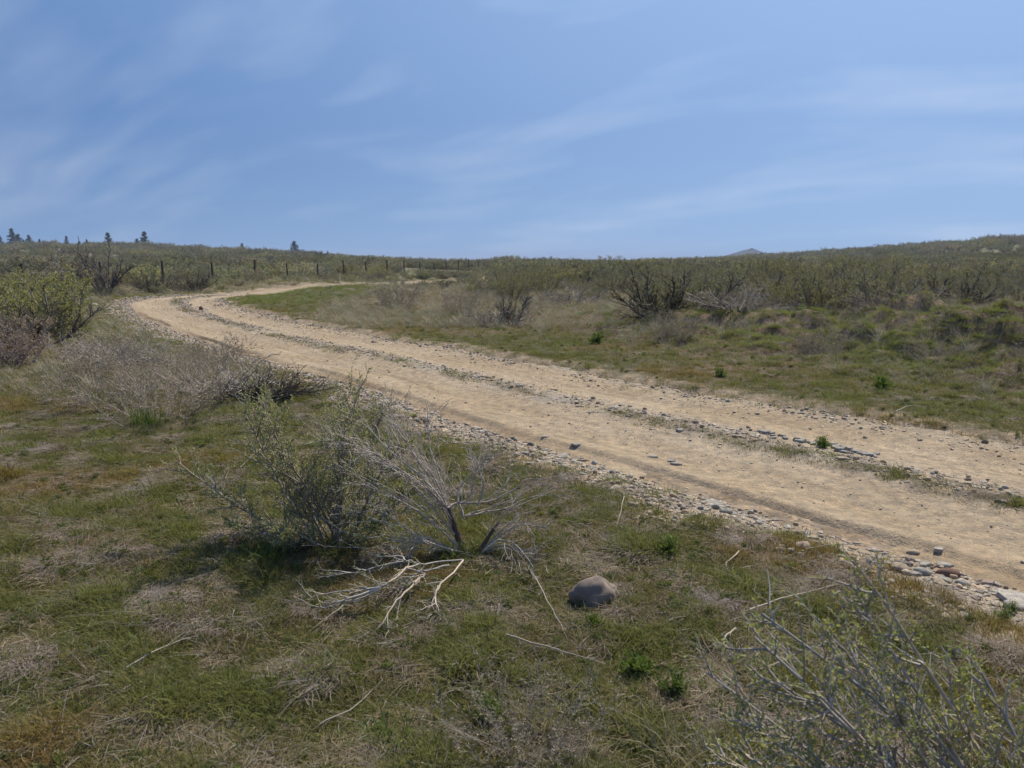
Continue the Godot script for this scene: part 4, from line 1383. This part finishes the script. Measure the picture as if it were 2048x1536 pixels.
func build_grass() -> void:
	var turf := [tuft(901, 46, 0.055, 0.018, 0.048, 0.0026, 1.25, 0.6, 0.3), tuft(902, 46, 0.06, 0.015, 0.042, 0.0024, 1.35, 0.7, 0.3)]
	var green := [tuft(905, 56, 0.036, 0.018, 0.060, 0.0019, 0.9, 0.7, 0.35), tuft(906, 64, 0.048, 0.014, 0.048, 0.0020, 1.05, 0.7, 0.35)]
	var litter := [thatch(909, 40, 0.055, 0.075, 0.0022), thatch(910, 40, 0.06, 0.085, 0.0020)]
	var tall := [tuft(913, 40, 0.09, 0.16, 0.42, 0.0032, 0.75, 0.6, 0.3)]
	var forb := [rosette(917, 9, 0.030, 0.016, 0.6)]
	var st := [Scatter.new(), Scatter.new()]
	var sg := [Scatter.new(), Scatter.new()]
	var sl := [Scatter.new(), Scatter.new()]
	var sd := [Scatter.new()]
	var sf := [Scatter.new()]
	var ss := [Scatter.new()]
	var straws := thatch(919, 4, 0.05, 0.22, 0.0026)
	rng.seed = 950
	var olive := Color(0.205, 0.196, 0.068)
	var brown := Color(0.215, 0.170, 0.105)
	var orange := Color(0.290, 0.195, 0.070)
	var grass := Color(0.190, 0.215, 0.058)
	var bright := Color(0.230, 0.275, 0.080)
	var hay := Color(0.315, 0.265, 0.195)
	var pale := Color(0.50, 0.45, 0.335)
	for k in 150000:
		var d := 1.1 * pow(62.0 / 1.1, rng.randf())
		var x := rng.randf_range(-0.5, 0.5) * (1.40 * d + 1.6)
		var z := -d
		var u := rng.randf()
		var v := rng.randf()
		var ts := road_ts(x, z)
		var t := ts.x
		var on_road := t > near_edge(ts.y) and t < far_edge(ts.y)
		if on_road:
			# tufts of the middle strip and stragglers at the edges
			var edge: float = min(t - near_edge(ts.y), far_edge(ts.y) - t)
			var strip: float = exp(-pow((t + 0.12) / 0.13, 2.0)) * smoothstep(-0.35, 0.15, noise_b.get_noise_2d(ts.y * 0.9, 300.0) + 0.12)
			var keep: float = strip * 0.7 + 0.30 * exp(-edge / 0.10)
			if u > keep:
				continue
		else:
			var off: float = near_edge(ts.y) - t if t < 0.0 else t - far_edge(ts.y)
			if rng.randf() > 0.16 + smoothstep(0.0, 0.55, off + 0.5 * noise_c.get_noise_2d(x * 1.2, z * 1.2)):
				continue
		var y := surface_h(x, z)
		var turn := rng.randf() * TAU
		var big := 1.0 + d / 22.0
		var pa := noise_b.get_noise_2d(x * 4.2, z * 4.2) * 0.9 + 0.30 * noise_b.get_noise_2d(x * 0.7, z * 0.7)
		var pb := noise_b.get_noise_2d(x * 4.6 + 90.0, z * 4.6)
		var pc := noise_b.get_noise_2d(x * 0.6 - 60.0, z * 0.6)
		var pd := noise_c.get_noise_2d(x * 0.8, z * 0.8)
		var tilt := Vector2(rng.randfn(0, 0.1), rng.randfn(0, 0.1))
		var p := Vector3(x, y - 0.004, z)
		# where the different growths stand
		var lushness := 0.0
		var verge := 0.0
		var dryness := 0.0
		if t > 1.5:
			var bend := Vector2((x + 9.2) / 4.2, (z + 33.5) / 6.5).length()
			lushness = 1.0 - smoothstep(0.5, 1.1, bend)
			var bank := smoothstep(3.4, 6.0, t) * smoothstep(0.5, 4.0, x) * (1.0 - smoothstep(9.0, 12.0, t))
			lushness = max(lushness, bank * clamp(0.85 + pc * 1.2, 0.0, 1.0))
			verge = 1.0 - smoothstep(3.6, 5.2, t + 1.5 * pc)
			dryness = smoothstep(3.2, 7.0, t) * clamp(0.45 + 1.3 * pb, 0.05, 1.0) * (1.0 - lushness * 0.8)
			if d > 18.0 and x > -6.0 and x < 4.0:
				dryness = max(dryness, 0.55)
		elif t < -2.0 and d > 9.0:
			dryness = 0.15 + 0.3 * clamp(pb, 0.0, 1.0)
		if d > 40.0:
			dryness = max(dryness, 0.30)
		if v < dryness * 0.40 and not on_road:
			sd[0].put(p, turn, Vector3.ONE * rng.randf_range(0.55, 1.1) * (0.75 + d / 60.0), tilt, shade(pale.lerp(hay, rng.randf() * 0.6), 0.2))
			continue
		if u < lushness * 0.74 and not on_road:
			sg[k % 2].put(p, turn, Vector3.ONE * rng.randf_range(0.9, 1.7) * big, tilt, shade(bright.lerp(grass, rng.randf()), 0.2))
			continue
		var orange_here: float = smoothstep(0.22, 0.55, pc + 0.25 * pd)
		orange_here = max(orange_here, 1.0 - smoothstep(0.25, 0.5, Vector2(x + 0.62, (z + 3.75) * 1.2).length()))
		var bed: float = (0.07 + 0.60 * smoothstep(0.05, 0.40, pa)) * (1.0 - 0.75 * verge)
		var leafy: float = 0.20 + 0.65 * smoothstep(-0.14, 0.22, pb)
		if u > 0.978 and not on_road and d < 16.0:
			ss[0].put(p, turn, Vector3.ONE * rng.randf_range(0.6, 1.2), tilt, shade(pale.lerp(hay, rng.randf()), 0.2))
			continue
		if v < bed and u < 0.86:
			var c := hay.lerp(brown, rng.randf()) if pd < 0.05 else Color(0.295, 0.25, 0.22).lerp(brown, rng.randf() * 0.5)
			sl[k % 2].put(p, turn, Vector3.ONE * rng.randf_range(0.7, 1.3) * big, tilt, shade(c, 0.2))
		elif rng.randf() < leafy:
			var c := grass.lerp(olive, rng.randf()).lerp(orange, orange_here * 0.7)
			var size: float = rng.randf_range(0.6, 1.3) * (0.8 + 1.5 * max(pb, 0.0))
			if rng.randf() < 0.05:
				size *= 1.45
			if on_road:
				size *= 0.8
			sg[k % 2].put(p, turn, Vector3.ONE * size * big, tilt, shade(c, 0.22))
		elif u > 0.90 and not on_road:
			sf[0].put(p, turn, Vector3.ONE * rng.randf_range(0.7, 1.4) * big, tilt, shade(grass.lerp(Color(0.16, 0.19, 0.10), rng.randf()), 0.2))
		else:
			var c := olive.lerp(brown, clamp(0.30 - 0.2 * verge + pd + 0.4 * pa, 0.0, 1.0)).lerp(orange, orange_here * 0.75)
			st[k % 2].put(p, turn, Vector3.ONE * rng.randf_range(0.8, 1.4) * big, tilt, shade(c, 0.22))
	var o := stuff("turf", "short olive and brown turf covering the ground beside the road", "grass")
	for i in 2:
		spread_out("turf_cover", st[i], turf[i], mats.grass, o)
	o = stuff("green_grass", "fresh green grass growing in tufts through the turf and on the bank", "grass")
	for i in 2:
		spread_out("grass_tufts", sg[i], green[i], mats.grass, o)
	o = stuff("thatch", "matted dead grass lying grey and straw-coloured on the ground", "dead grass")
	for i in 2:
		spread_out("thatch_cover", sl[i], litter[i], mats.straw, o)
	spread_out("fallen_straws", ss[0], straws, mats.straw, o)
	o = stuff("dry_grass", "knee-high pale dry grass standing beyond the road", "dry grass")
	spread_out("dry_grass_cover", sd[0], tall[0], mats.straw, o)
	o = stuff("small_herbs", "tiny leafy herbs sprinkled through the turf", "herbs")
	spread_out("herb_cover", sf[0], forb[0], mats.grass, o)
